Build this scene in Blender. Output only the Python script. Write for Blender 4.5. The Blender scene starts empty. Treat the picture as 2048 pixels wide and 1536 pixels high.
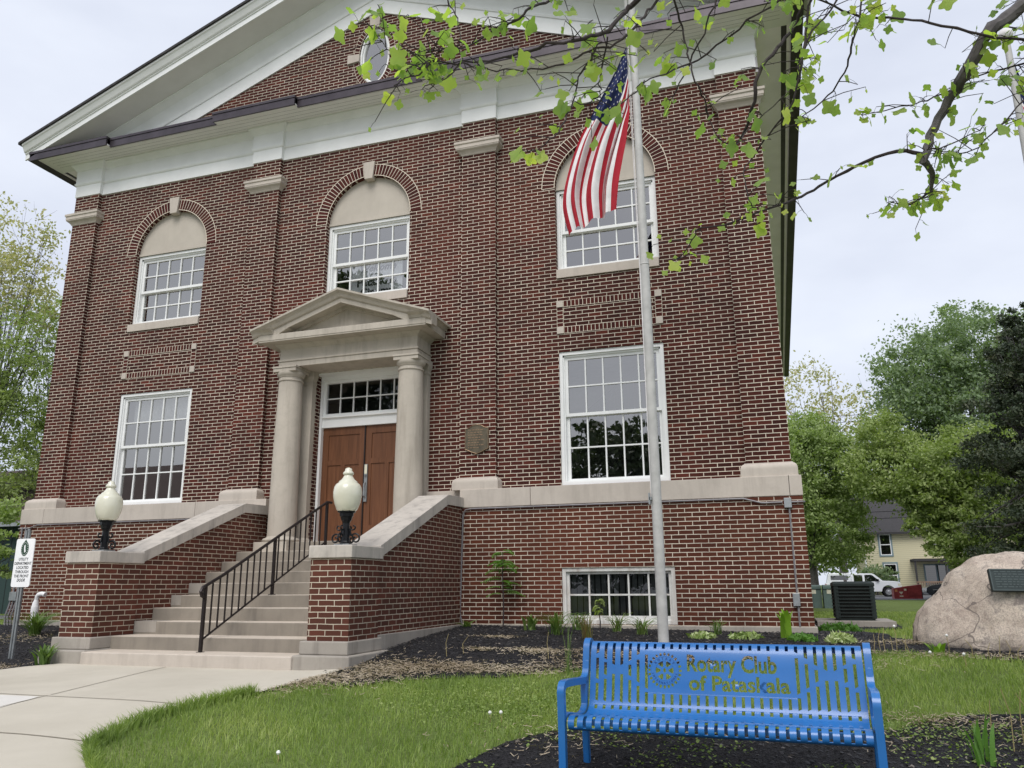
# Town hall scene - written as code, nothing imported
import bpy, bmesh, math, random
import numpy as np
from mathutils import Vector, Matrix, noise
from mathutils.geometry import tessellate_polygon
R=math.radians; PI=math.pi
random.seed(7); rng=np.random.default_rng(7)
scene=bpy.context.scene; COL=scene.collection
# ------------------------------------------------------------------ helpers
def lerp(t,pts):
    if t<=pts[0][0]:return pts[0][1]
    for (a,b),(c,d) in zip(pts,pts[1:]):
        if t<=c:return b+(d-b)*(t-a)/(c-a)
    return pts[-1][1]
def sm(a,b,t):
    t=max(0,min(1,(t-a)/(b-a)));return t*t*(3-2*t)
def ground_z(x,y):
    A=lerp(y,[(-40,-1.75),(-20,-1.65),(-12.2,-1.5),(-9,-1.37),(-7,-1.24),(-5.5,-1.07),(-3.9,-.88),(-2.9,-.73),(-1.8,-.65),(-.3,-.59),(3,-.72),(8,-.82),(20,-.86),(60,-1.05),(400,-1.1)])
    A-=.014*max(0,min(6,x-2))*(1-sm(2,8,y))
    W=lerp(y,[(-40,-1.75),(-20,-1.65),(-12.2,-1.42),(-9,-1.2),(-6,-1.0),(-4.4,-.935),(-3,-.90),(-.3,-.67),(3,-.72),(8,-.82),(20,-.86),(60,-1.05),(400,-1.1)])
    k=sm(1.6,2.3,x) if y>-3.9 else sm(1.0,4.2,x)*(sm(-3.9,-5.2,y))+sm(1.6,2.3,x)*(1-sm(-3.9,-5.2,y))
    return W+(A-W)*k
def sma(a,b,t):
    t=np.clip((t-a)/(b-a),0,1);return t*t*(3-2*t)
_GA=[(-40,-1.75),(-20,-1.65),(-12.2,-1.5),(-9,-1.37),(-7,-1.24),(-5.5,-1.07),(-3.9,-.88),(-2.9,-.73),(-1.8,-.65),(-.3,-.59),(3,-.72),(8,-.82),(20,-.86),(60,-1.05),(400,-1.1)]
_GW=[(-40,-1.75),(-20,-1.65),(-12.2,-1.42),(-9,-1.2),(-6,-1.0),(-4.4,-.935),(-3,-.90),(-.3,-.67),(3,-.72),(8,-.82),(20,-.86),(60,-1.05),(400,-1.1)]
def ground_np(x,y):
    A=np.interp(y,[a for a,b in _GA],[b for a,b in _GA])-.014*np.clip(x-2,0,6)*(1-sma(2,8,y))
    W=np.interp(y,[a for a,b in _GW],[b for a,b in _GW]);s=sma(3.9,5.2,-y)
    k=np.where(y>-3.9,sma(1.6,2.3,x),sma(1.0,4.2,x)*s+sma(1.6,2.3,x)*(1-s));return W+(A-W)*k
def inpoly_np(x,y,P):
    c=np.zeros(len(x),bool);j=len(P)-1
    for i in range(len(P)):
        xi,yi=P[i];xj,yj=P[j]
        if yi!=yj:c^=((yi>y)!=(yj>y))&(x<(xj-xi)*(y-yi)/(yj-yi)+xi)
        j=i
    return c
def inpoly(x,y,P):
    c=False;n=len(P);j=n-1
    for i in range(n):
        xi,yi=P[i];xj,yj=P[j]
        if (yi>y)!=(yj>y) and x<(xj-xi)*(y-yi)/(yj-yi)+xi:c=not c
        j=i
    return c
def origin(o):
    v=Vector((0,0,0))
    while o is not None: v+=o.location;o=o.parent
    return v
def link(o,parent=None):
    COL.objects.link(o)
    if parent is not None:o.parent=parent
    return o
def tag(o,label=None,cat=None,group=None,kind=None):
    if label:o['label']=label
    if cat:o['category']=cat
    if group:o['group']=group
    if kind:o['kind']=kind
    return o
def thing(name,label,cat,loc=(0,0,0),rz=0,group=None):
    o=bpy.data.objects.new(name,None);o.empty_display_size=.2;COL.objects.link(o)
    o.location=loc;o.rotation_euler=(0,0,rz);return tag(o,label,cat,group)
def copy_tree(o,parent=None):
    c=o.copy();COL.objects.link(c);c.parent=parent
    for ch in list(o.children):copy_tree(ch,c)
    return c
class MB:
    def __init__(s):s.v=[];s.f=[];s.uv=[];s.mi=[]
    def add(s,vs,fs,uvs=None,mi=0):
        n=len(s.v);s.v+=[tuple(p) for p in vs]
        for k,f in enumerate(fs):
            s.f.append(tuple(i+n for i in f));s.mi.append(mi)
            s.uv.append(uvs[k] if uvs else [(0,0)]*len(f))
        return s
    def box(s,x0,x1,y0,y1,z0,z1,mi=0):
        if x0>x1:x0,x1=x1,x0
        if y0>y1:y0,y1=y1,y0
        if z0>z1:z0,z1=z1,z0
        vs=[(x,y,z) for z in(z0,z1) for y in(y0,y1) for x in(x0,x1)]
        return s.add(vs,[(0,2,3,1),(4,5,7,6),(0,1,5,4),(1,3,7,5),(3,2,6,7),(2,0,4,6)],None,mi)
    def prism(s,poly,fn,a0,a1,mi=0):
        # poly: 2D loop, fn(p,q,a)->xyz
        n=len(poly);vs=[fn(p,q,a0) for p,q in poly]+[fn(p,q,a1) for p,q in poly]
        fs=[(i,(i+1)%n,n+(i+1)%n,n+i) for i in range(n)]
        t=tessellate_polygon([[Vector((p,q,0)) for p,q in poly]])
        fs+=[tuple(a) for a in t]+[tuple(i+n for i in reversed(a)) for a in t]
        return s.add(vs,fs,None,mi)
    def px(s,poly,x0,x1,mi=0): return s.prism(poly,lambda p,q,a:(a,p,q),x0,x1,mi)   # poly in (y,z)
    def py(s,poly,y0,y1,mi=0): return s.prism(poly,lambda p,q,a:(p,a,q),y0,y1,mi)   # poly in (x,z)
    def pz(s,poly,z0,z1,mi=0): return s.prism(poly,lambda p,q,a:(p,q,a),z0,z1,mi)
    def tube(s,pts,rad,n=8,caps=True,mi=0,sq=False):
        pts=[Vector(p) for p in pts];m=len(pts)
        if not hasattr(rad,'__len__'):rad=[rad]*m
        vs=[];prev=None
        for i,p in enumerate(pts):
            d=(pts[min(i+1,m-1)]-pts[max(i-1,0)])
            if d.length<1e-9:d=Vector((0,0,1))
            d.normalize()
            if prev is None:
                a=Vector((0,0,1)) if abs(d.z)<.9 else Vector((1,0,0))
                u=d.cross(a).normalized()
            else:
                u=prev-d*prev.dot(d)
                u=u.normalized() if u.length>1e-6 else d.cross(Vector((1,0,.3))).normalized()
            prev=u;w=d.cross(u)
            for k in range(n):
                an=2*PI*(k+(.5 if sq else 0))/n
                vs.append(p+(u*math.cos(an)+w*math.sin(an))*rad[i]*(1.41421 if sq else 1))
        fs=[(i*n+k,i*n+(k+1)%n,(i+1)*n+(k+1)%n,(i+1)*n+k) for i in range(m-1) for k in range(n)]
        if caps:fs+=[tuple(range(n-1,-1,-1)),tuple((m-1)*n+k for k in range(n))]
        return s.add(vs,fs,None,mi)
    def lathe(s,prof,c=(0,0,0),n=24,mi=0):
        vs=[];m=len(prof)
        for r,z in prof:
            for k in range(n):
                a=2*PI*k/n;vs.append((c[0]+r*math.cos(a),c[1]+r*math.sin(a),c[2]+z))
        fs=[(i*n+k,i*n+(k+1)%n,(i+1)*n+(k+1)%n,(i+1)*n+k) for i in range(m-1) for k in range(n)]
        fs+=[tuple(range(n-1,-1,-1)),tuple((m-1)*n+k for k in range(n))]
        return s.add(vs,fs,None,mi)
    def rings(s,rects,mi=0):
        # rects: (x0,x1,y0,y1,z) stacked footprint rectangles
        vs=[]
        for x0,x1,y0,y1,z in rects:vs+=[(x0,y0,z),(x1,y0,z),(x1,y1,z),(x0,y1,z)]
        m=len(rects);fs=[(i*4+k,i*4+(k+1)%4,(i+1)*4+(k+1)%4,(i+1)*4+k) for i in range(m-1) for k in range(4)]
        fs+=[(3,2,1,0),tuple(4*(m-1)+k for k in range(4))]
        return s.add(vs,fs,None,mi)
    def plate(s,outer,holes,fn,d=None,mi=0,only_reveal=False):
        # flat polygon with holes; fn(p,q,depth)->xyz ; d = reveal depth of the holes
        loops=[outer]+list(holes)
        if not only_reveal:
            t=tessellate_polygon([[Vector((p,q,0)) for p,q in l] for l in loops])
            s.add([fn(p,q,0) for l in loops for p,q in l],[tuple(a) for a in t],None,mi)
        if d:
            for l in holes:
                n=len(l);s.add([fn(p,q,0) for p,q in l]+[fn(p,q,d) for p,q in l],[(i,(i+1)%n,n+(i+1)%n,n+i) for i in range(n)],None,mi)
        return s
    def build(s,name,mat,parent=None,smooth=False,bevel=0,local=False,rec=True,weld=False):
        me=bpy.data.meshes.new(name)
        o=origin(parent) if (parent is not None and not local) else Vector((0,0,0))
        me.from_pydata([(a-o.x,b-o.y,c-o.z) for a,b,c in s.v],[],s.f)
        if any(u for uv in s.uv for u in uv if u!=(0,0)):
            l=me.uv_layers.new(name='UVMap');flat=[c for uv in s.uv for u in uv for c in u];l.data.foreach_set('uv',flat)
        mats=mat if isinstance(mat,(list,tuple)) else [mat]
        for m in mats:me.materials.append(m)
        if len(mats)>1:me.polygons.foreach_set('material_index',s.mi)
        if rec or weld:
            b=bmesh.new();b.from_mesh(me)
            if weld:bmesh.ops.remove_doubles(b,verts=b.verts,dist=1e-4)
            if rec:bmesh.ops.recalc_face_normals(b,faces=b.faces)
            b.to_mesh(me);b.free()
        if smooth:
            me.polygons.foreach_set('use_smooth',[True]*len(me.polygons))
            if smooth!='all':me.set_sharp_from_angle(angle=R(smooth if smooth is not True and smooth>1 else 35))
        ob=bpy.data.objects.new(name,me);link(ob,parent)
        if bevel:
            m=ob.modifiers.new('b','BEVEL');m.width=bevel;m.segments=2;m.limit_method='ANGLE';m.angle_limit=R(50)
        return ob
def npmesh(name,V,F,mat,parent=None,smooth=False):
    me=bpy.data.meshes.new(name);V=np.asarray(V,np.float32);F=np.asarray(F,np.int32);k=F.shape[1]
    me.vertices.add(len(V));me.vertices.foreach_set('co',V.ravel())
    me.loops.add(F.size);me.loops.foreach_set('vertex_index',F.ravel())
    me.polygons.add(len(F));me.polygons.foreach_set('loop_start',np.arange(0,F.size,k,dtype=np.int32))
    try:me.polygons.foreach_set('loop_total',np.full(len(F),k,np.int32))
    except Exception:pass
    me.update(calc_edges=True);me.validate()
    for m in (mat if isinstance(mat,list) else [mat]):me.materials.append(m)
    if smooth:me.polygons.foreach_set('use_smooth',[True]*len(me.polygons))
    return link(bpy.data.objects.new(name,me),parent)
# ------------------------------------------------------------------ materials
class NT:
    def __init__(s,name):
        s.m=bpy.data.materials.new(name);s.m.use_nodes=True;s.t=s.m.node_tree;s.t.nodes.clear()
        s.out=s.n('ShaderNodeOutputMaterial')
    def n(s,t,**k):
        o=s.t.nodes.new(t)
        for a,b in k.items():setattr(o,a,b)
        return o
    def l(s,a,b):s.t.links.new(a,b)
    def set(s,node,i,v):
        if hasattr(v,'is_output') or isinstance(v,bpy.types.NodeSocket):s.l(v,node.inputs[i])
        else:node.inputs[i].default_value=v
    def math(s,op,a,b=0,c=None):
        o=s.n('ShaderNodeMath',operation=op);s.set(o,0,a);s.set(o,1,b)
        if c is not None:s.set(o,2,c)
        return o.outputs[0]
    def mix(s,f,a,b):
        o=s.n('ShaderNodeMix',data_type='RGBA');s.set(o,0,f);s.set(o,6,a);s.set(o,7,b);return o.outputs[2]
    def noise(s,scale,detail=4,vec=None,rough=.55,dim='3D'):
        o=s.n('ShaderNodeTexNoise',noise_dimensions=dim);o.inputs['Scale'].default_value=scale;o.inputs['Detail'].default_value=detail;o.inputs['Roughness'].default_value=rough
        if vec is not None:s.l(vec,o.inputs['Vector'])
        return o.outputs['Fac']
    def ramp(s,f,*st):
        o=s.n('ShaderNodeValToRGB');e=o.color_ramp.elements
        while len(e)<len(st):e.new(.5)
        for i,(p,c) in enumerate(st):e[i].position=p;e[i].color=(*c,1) if len(c)==3 else c
        s.l(f,o.inputs[0]);return o.outputs[0]
    def pos(s):return s.n('ShaderNodeNewGeometry').outputs['Position']
    def bump(s,h,st=.3,dist=.01):
        o=s.n('ShaderNodeBump');o.inputs['Strength'].default_value=st;o.inputs['Distance'].default_value=dist;s.l(h,o.inputs['Height']);return o.outputs[0]
    def bsdf(s,col,rough=.8,metal=0,normal=None,spec=.3,coat=0,emis=None):
        b=s.n('ShaderNodeBsdfPrincipled')
        s.set(b,'Base Color',col if not isinstance(col,tuple) else (*col,1) if len(col)==3 else col)
        s.set(b,'Roughness',rough);s.set(b,'Metallic',metal);s.set(b,'Specular IOR Level',spec)
        if coat:b.inputs['Coat Weight'].default_value=coat;b.inputs['Coat Roughness'].default_value=.08
        if normal is not None:s.l(normal,b.inputs['Normal'])
        s.l(b.outputs[0],s.out.inputs[0]);return b
def c4(c):return (*c,1)
def plain(name,col,rough=.7,metal=0,var=.12,scale=6,spec=.3,bump=0,coat=0):
    t=NT(name);p=t.pos();n=t.noise(scale,5,p)
    a=tuple(x*(1-var) for x in col);b=tuple(min(1,x*(1+var)) for x in col)
    c=t.ramp(n,(.3,a),(.7,b))
    nb=t.bump(t.noise(scale*12,4,p),bump,.004) if bump else None
    t.bsdf(c,rough,metal,nb,spec,coat);return t.m
def stone(name,col,dark,var=.1,grain=25,stain=.5,streak=True,rough=.85):
    t=NT(name);p=t.pos()
    n1=t.noise(1.3,6,p,.6);n2=t.noise(grain,4,p)
    base=t.ramp(n1,(.3,tuple(x*(1-var) for x in col)),(.7,tuple(min(1,x*(1+var)) for x in col)))
    base=t.mix(t.math('MULTIPLY',n2,.25),base,c4(tuple(x*.72 for x in col)))
    mp=t.n('ShaderNodeMapping');mp.inputs['Scale'].default_value=(7,7,.8);t.l(p,mp.inputs[0])
    base=t.mix(t.ramp(t.noise(5.5,7,p,.7),(.5,(0,0,0)),(.72,(.5,.5,.5))),base,c4(tuple((a+b)/2 for a,b in zip(col,dark))))
    n3=t.noise(1.0,6,mp.outputs[0],.65)
    f=t.ramp(n3,(.49,(0,0,0)),(.70,(1,1,1)))
    base=t.mix(t.math('MULTIPLY',f,stain),base,c4(dark))
    t.bsdf(base,rough,0,t.bump(n2,.25,.004),.25);return t.m
def brick(name,c1,c2,c3,mortar,w=.209,h=.0633,ms=.0051,zoff=0.0,dirt=.25):
    t=NT(name);geo=t.n('ShaderNodeNewGeometry');sp=t.n('ShaderNodeSeparateXYZ');t.l(geo.outputs['Position'],sp.inputs[0])
    u=t.math('ADD',sp.outputs[0],sp.outputs[1]);z=t.math('ADD',sp.outputs[2],zoff)
    # slight waviness of the courses
    wob=t.math('MULTIPLY',t.math('SUBTRACT',t.noise(9,2,geo.outputs['Position']),.5),.008)
    cb=t.n('ShaderNodeCombineXYZ');t.l(t.math('ADD',t.math('ADD',u,wob),50.0),cb.inputs[0]);t.l(t.math('ADD',t.math('ADD',z,wob),50*h*4),cb.inputs[1])
    b=t.n('ShaderNodeTexBrick');b.offset=.5;b.squash=1;b.inputs['Scale'].default_value=1
    b.inputs['Mortar Size'].default_value=ms;b.inputs['Mortar Smooth'].default_value=.15;b.inputs['Brick Width'].default_value=w;b.inputs['Row Height'].default_value=h
    b.inputs['Color1'].default_value=(0,0,0,1);b.inputs['Color2'].default_value=(1,1,1,1);b.inputs['Bias'].default_value=0
    t.l(cb.outputs[0],b.inputs['Vector'])
    tint=t.ramp(b.outputs['Color'],(0,c1),(.45,c2),(.8,c2),(1,c3))
    big=t.noise(.55,3,geo.outputs['Position']);tint=t.mix(t.ramp(big,(.35,(0,0,0)),(.65,(.45,.45,.45))),tint,c4(tuple(x*.62 for x in c1)))
    fine=t.noise(60,4,geo.outputs['Position']);tint=t.mix(t.math('MULTIPLY',fine,.35),tint,c4(tuple(x*.6 for x in c2)))
    st_=t.noise(.9,6,geo.outputs['Position'],.65);mcol=t.ramp(t.noise(2.2,6,geo.outputs['Position'],.7),(.32,tuple(x*.62 for x in mortar)),(.62,mortar))
    mcol=t.mix(t.ramp(st_,(.5,(0,0,0)),(.72,(.75,.75,.75))),mcol,c4(tuple(x*.45 for x in mortar)))
    tint=t.mix(t.ramp(st_,(.5,(0,0,0)),(.75,(.5,.5,.5))),tint,c4(tuple(x*.5 for x in c1)))
    tint=t.mix(t.ramp(t.noise(.42,3,geo.outputs['Position']),(.52,(0,0,0)),(.7,(.45,.45,.45))),tint,c4(c3))
    col=t.mix(b.outputs['Fac'],tint,mcol)
    h_=t.math('ADD',t.math('MULTIPLY',b.outputs['Fac'],.7),t.math('MULTIPLY',fine,.25))
    t.bsdf(col,.85,0,t.bump(h_,.5,.006),.2);return t.m
def rowlock(name,c1,c2,mortar,jw=.13):
    # bricks counted along U (one brick per unit), V 0..1 across
    t=NT(name);uv=t.n('ShaderNodeTexCoord').outputs['UV'];sp=t.n('ShaderNodeSeparateXYZ');t.l(uv,sp.inputs[0])
    u=sp.outputs[0];v=sp.outputs[1];fr=t.math('FRACT',u);fl=t.math('FLOOR',u)
    m=t.math('MAXIMUM',t.math('LESS_THAN',fr,jw),t.math('MAXIMUM',t.math('LESS_THAN',v,.05),t.math('GREATER_THAN',v,.95)))
    wn=t.n('ShaderNodeTexWhiteNoise',noise_dimensions='1D');t.l(fl,wn.inputs['W'])
    p=t.pos();tint=t.ramp(wn.outputs[0],(0,c1),(1,c2));tint=t.mix(t.math('MULTIPLY',t.noise(50,4,p),.4),tint,c4(tuple(x*.6 for x in c1)))
    t.bsdf(t.mix(m,tint,c4(mortar)),.85,0,t.bump(m,.4,.005),.2);return t.m
def leafmat(name,cols,trans=.45,rough=.55,back=None,spec=.3):
    t=NT(name);g=t.n('ShaderNodeNewGeometry');ri=g.outputs['Random Per Island']
    n=t.noise(.9,4,g.outputs['Position']);f=t.math('ADD',t.math('MULTIPLY',ri,.42),t.math('ADD',t.math('MULTIPLY',n,1.3),-.36))
    c=t.ramp(f,*[(i/(len(cols)-1)*.8+.1,k) for i,k in enumerate(cols)])
    b=t.n('ShaderNodeBsdfPrincipled');t.l(c,b.inputs['Base Color']);b.inputs['Roughness'].default_value=rough;b.inputs['Specular IOR Level'].default_value=spec
    tr=t.n('ShaderNodeBsdfTranslucent');mu=t.n('ShaderNodeMix',data_type='RGBA',blend_type='MULTIPLY');mu.inputs[0].default_value=1
    t.l(c,mu.inputs[6]);mu.inputs[7].default_value=(1.5,1.7,.6,1);t.l(mu.outputs[2],tr.inputs[0])
    mx=t.n('ShaderNodeMixShader');mx.inputs[0].default_value=trans;t.l(b.outputs[0],mx.inputs[1]);t.l(tr.outputs[0],mx.inputs[2]);t.l(mx.outputs[0],t.out.inputs[0])
    return t.m
def glass(name,refl=.35,tint=(.75,.78,.8),rough=0.0,rc=(1,.98,.94)):
    t=NT(name);tr=t.n('ShaderNodeBsdfTransparent');tr.inputs[0].default_value=c4(tint)
    gl=t.n('ShaderNodeBsdfGlossy');gl.inputs[0].default_value=c4(rc);gl.inputs['Roughness'].default_value=rough
    fr=t.n('ShaderNodeFresnel');fr.inputs[0].default_value=1.5
    f=t.math('ADD',fr.outputs[0],refl)
    mx=t.n('ShaderNodeMixShader');t.l(f,mx.inputs[0]);t.l(tr.outputs[0],mx.inputs[1]);t.l(gl.outputs[0],mx.inputs[2]);t.l(mx.outputs[0],t.out.inputs[0])
    return t.m
M={}
MORT=(.74,.66,.54)
M['brick']=brick('red_brick',(.041,.012,.009),(.074,.019,.0135),(.135,.031,.019),MORT,h=.0643,zoff=.0539)
M['brick_low']=brick('basement_brick',(.072,.024,.015),(.110,.034,.020),(.150,.044,.024),MORT,zoff=0.0)
M['brick_stair']=brick('stair_wall_brick',(.080,.034,.024),(.12,.043,.029),(.165,.050,.033),(.60,.53,.42),h=.066,zoff=.02)
M['rowlock']=rowlock('arch_brick',(.045,.012,.010),(.095,.021,.015),MORT)
M['lime']=stone('limestone',(.53,.475,.415),(.34,.30,.26),.08,30,.4)
M['lime_port']=stone('portico_limestone',(.485,.44,.375),(.27,.24,.20),.10,24,.5)
M['lime_dark']=stone('weathered_coping_stone',(.50,.46,.41),(.22,.205,.19),.14,22,.6)
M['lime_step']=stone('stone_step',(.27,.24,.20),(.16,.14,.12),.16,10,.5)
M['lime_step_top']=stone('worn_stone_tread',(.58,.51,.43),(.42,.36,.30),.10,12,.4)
M['found']=stone('concrete_foundation',(.36,.33,.29),(.2,.18,.16),.14,18,.6)
M['stucco']=stone('arch_stucco',(.50,.455,.39),(.42,.375,.32),.10,8,.35)
M['white']=plain('white_trim_paint',(.80,.81,.80),.5,0,.05,2.5)
M['whitewin']=plain('white_window_paint',(.80,.81,.80),.4,0,.04,3)
M['soffit']=plain('soffit_paint',(.76,.75,.73),.6,0,.05,2)
M['soffit_gray']=plain('side_soffit_paint',(.86,.80,.84),.65,0,.06,2)
M['gutter']=plain('dark_bronze_metal',(.062,.052,.062),.35,.3,.25,3)
M['shingle']=plain('asphalt_shingle',(.05,.048,.05),.95,0,.4,20,bump=.5)
M['glass']=glass('window_glass',.28,(.92,.94,.95))
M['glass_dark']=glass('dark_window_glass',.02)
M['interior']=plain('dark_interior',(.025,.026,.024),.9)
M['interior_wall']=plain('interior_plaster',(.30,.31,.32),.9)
M['blind']=plain('roller_blind',(.70,.70,.68),.8)
M['peel']=stone('peeling_white_paint',(.70,.70,.67),(.26,.17,.12),.08,14,.5)
M['black']=plain('black_cast_iron',(.012,.013,.015),.38,.4,.2,8)
M['rail']=plain('dark_brown_railing',(.030,.024,.024),.4,.4,.2,8)
M['galv']=plain('galvanised_steel',(.33,.35,.36),.45,.6,.15,9)
M['conduit']=plain('grey_conduit',(.22,.21,.22),.5,.2,.12,6)
M['alu']=plain('brushed_pole_aluminium',(.47,.465,.45),.65,.05,.14,7)
M['pvc']=plain('white_pvc',(.78,.78,.78),.4,0,.05,6)
M['bark']=plain('grey_bark',(.10,.092,.092),.95,0,.4,14,bump=.6)
M['twig']=plain('dark_twig_bark',(.045,.036,.036),.85,0,.4,30,bump=.4)
M['ac']=plain('condenser_paint',(.028,.038,.036),.5,.2,.15,6)
M['cab']=plain('transformer_green_paint',(.115,.165,.15),.5,0,.1,4)
M['tyre']=plain('tyre_rubber',(.015,.015,.015),.9)
M['chrome']=plain('bright_metal',(.6,.6,.62),.25,.9,.05)
M['carwhite']=plain('white_car_paint',(.78,.80,.83),.25,0,.02,1,coat=.6,spec=.5)
M['carglass']=glass('car_window_glass',.12,(.10,.11,.12))
M['label']=plain('pale_sticker',(.65,.63,.5),.6)
t=NT('blue_bench_paint');t.bsdf(t.ramp(t.noise(3,4,t.pos()),(.3,(.014,.13,.39)),(.7,(.02,.15,.44))),.3,0,None,.5,.2);M['blue']=t.m
# globe glass
t=NT('cream_globe_glass');b=t.bsdf(t.ramp(t.noise(5,3,t.pos()),(.3,(.78,.77,.62)),(.7,(.88,.87,.73))),.22,0,None,.5,.3)
b.inputs['Transmission Weight'].default_value=.25;b.inputs['Subsurface Weight'].default_value=0;M['globe']=t.m
# wood door
t=NT('stained_oak_door');p=t.pos();mp=t.n('ShaderNodeMapping');mp.inputs['Scale'].default_value=(26,26,1.6);t.l(p,mp.inputs[0])
n=t.noise(1.0,6,mp.outputs[0],.6);t.bsdf(t.ramp(n,(.3,(.105,.042,.019)),(.7,(.175,.073,.034))),.45,0,t.bump(n,.1,.003),.35);M['door']=t.m
# walk concrete
t=NT('concrete_walk');p=t.pos();a=t.noise(.8,6,p,.6);b_=t.noise(90,3,p)
c=t.ramp(a,(.3,(.46,.425,.35)),(.7,(.575,.535,.45)));c=t.mix(t.math('MULTIPLY',b_,.25),c,c4((.34,.31,.27)))
c=t.mix(t.ramp(t.noise(3.3,6,p,.7),(.62,(0,0,0)),(.8,(.35,.35,.35))),c,c4((.33,.30,.25)))
t.bsdf(c,.9,0,t.bump(b_,.25,.003),.2);M['walk']=t.m
M['walk_new']=plain('new_concrete_slab',(.62,.60,.56),.9,0,.05,3,bump=.2)
M['joint']=plain('walk_joint_dirt',(.27,.24,.19),.95)
M['asphalt']=plain('road_asphalt',(.16,.16,.165),.9,0,.15,3,bump=.3)
# mulch ground
t=NT('black_mulch');p=t.pos();v=t.n('ShaderNodeTexVoronoi');v.inputs['Scale'].default_value=55;t.l(p,v.inputs['Vector'])
c=t.ramp(t.noise(45,4,p),(.35,(.008,.008,.010)),(.7,(.030,.029,.033)));c=t.mix(t.ramp(t.noise(2.0,5,p),(.6,(0,0,0)),(.75,(.5,.5,.5))),c,c4((.06,.05,.04)))
t.bsdf(c,.8,0,t.bump(v.outputs['Distance'],1.0,.03),.3);M['mulch']=t.m
t=NT('mulch_chip');g=t.n('ShaderNodeNewGeometry').outputs['Random Per Island'];t.bsdf(t.ramp(g,(0,(.007,.007,.009)),(.7,(.028,.028,.033)),(.93,(.06,.056,.056)),(.99,(.22,.19,.16))),.6,0,None,.4);M['chip']=t.m
t=NT('lawn_soil');p=t.pos();c=t.ramp(t.noise(1.2,5,p),(.3,(.11,.15,.04)),(.55,(.145,.195,.055)),(.75,(.19,.23,.08)));c=t.mix(t.ramp(t.noise(40,3,p),(.4,(0,0,0)),(.7,(.7,.7,.7))),c,c4((.05,.07,.022)))
t.bsdf(c,.9,0,t.bump(t.noise(60,3,p),.6,.02),.15);M['lawn']=t.m
M['grass']=leafmat('grass_blade',[(.13,.19,.055),(.20,.28,.075),(.28,.36,.10),(.43,.47,.20)],.35)
M['clover']=leafmat('clover_leaf',[(.12,.19,.05),(.22,.30,.08),(.38,.43,.17)],.3)
M['straw']=leafmat('dry_straw',[(.20,.15,.10),(.40,.33,.24),(.56,.49,.38)],.1)
M['tulip']=leafmat('tulip_tree_leaf',[(.16,.25,.09),(.25,.36,.12),(.40,.50,.14),(.66,.66,.20)],.56)
M['lily']=leafmat('daylily_leaf',[(.07,.13,.035),(.12,.20,.05),(.22,.28,.09)],.25)
M['pale_leaf']=leafmat('variegated_leaf',[(.08,.15,.03),(.25,.34,.10),(.62,.66,.42)],.2)
M['bright_leaf']=leafmat('bright_broad_leaf',[(.13,.26,.02),(.22,.38,.04)],.3)
M['sapling']=leafmat('sapling_leaf',[(.07,.17,.03),(.13,.27,.05)],.3)
M['t_bright']=leafmat('spring_green_foliage',[(.17,.225,.09),(.265,.34,.135),(.37,.45,.20)],.35)
M['t_mid']=leafmat('mid_green_foliage',[(.14,.20,.115),(.215,.285,.165),(.31,.38,.235)],.35)
M['t_dark']=leafmat('dark_evergreen_foliage',[(.030,.045,.028),(.055,.075,.042),(.095,.10,.055)],.1)
M['t_street']=leafmat('street_tree_foliage',[(.03,.045,.022),(.05,.075,.035),(.09,.115,.055)],.15)
M['t_pale']=leafmat('pale_budding_foliage',[(.27,.28,.12),(.42,.40,.22),(.56,.49,.38)],.35)
M['t_olive']=leafmat('young_olive_foliage',[(.17,.22,.08),(.28,.35,.13),(.41,.46,.22)],.35)
# boulder
t=NT('granite_boulder');p=t.pos();a=t.noise(1.6,6,p,.65);f=t.noise(14,6,p,.7)
c=t.ramp(a,(.3,(.42,.34,.28)),(.5,(.60,.51,.42)),(.7,(.72,.64,.54)));c=t.mix(t.ramp(f,(.52,(0,0,0)),(.68,(.6,.6,.6))),c,c4((.24,.18,.155)))
c=t.mix(t.ramp(t.noise(3.2,7,p,.75),(.56,(0,0,0)),(.66,(.85,.85,.85))),c,c4((.19,.16,.15)))
vr=t.n('ShaderNodeTexVoronoi',feature='DISTANCE_TO_EDGE');vr.inputs['Scale'].default_value=1.1;ad=t.n('ShaderNodeVectorMath',operation='ADD');t.l(p,ad.inputs[0]);nn=t.n('ShaderNodeTexNoise');nn.inputs['Scale'].default_value=2.5;t.l(p,nn.inputs['Vector']);t.l(nn.outputs['Color'],ad.inputs[1]);t.l(ad.outputs[0],vr.inputs['Vector']);ck=t.math('LESS_THAN',vr.outputs['Distance'],.012);c=t.mix(t.math('MULTIPLY',ck,.7),c,c4((.10,.085,.08)))
sp_=t.ramp(t.noise(70,3,p),(.45,(0,0,0)),(.6,(.5,.5,.5)));c=t.mix(sp_,c,c4((.22,.19,.175)))
t.bsdf(c,.9,0,t.bump(t.math('ADD',f,t.math('MULTIPLY',ck,-.8)),.55,.02),.2);M['boulder']=t.m
t=NT('bronze_plaque_metal');p=t.pos();c=t.ramp(t.noise(9,5,p),(.35,(.085,.075,.055)),(.7,(.17,.14,.095)));t.bsdf(c,.5,.5,t.bump(t.noise(30,3,p),.3,.003),.4);M['bronze']=t.m
M['copper_text']=plain('raised_bronze_lettering',(.28,.19,.12),.4,.6)
M['verdigris']=plain('green_patina_bronze',(.042,.055,.055),.5,.4,.2,8)
M['verdigris_text']=plain('patina_lettering',(.075,.095,.095),.5,.3)
M['signwhite']=plain('sign_white',(.88,.89,.90),.35,0,.03)
M['signgreen']=plain('emblem_green',(.035,.075,.05),.5)
M['ink']=plain('dark_lettering',(.03,.035,.04),.6)
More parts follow.
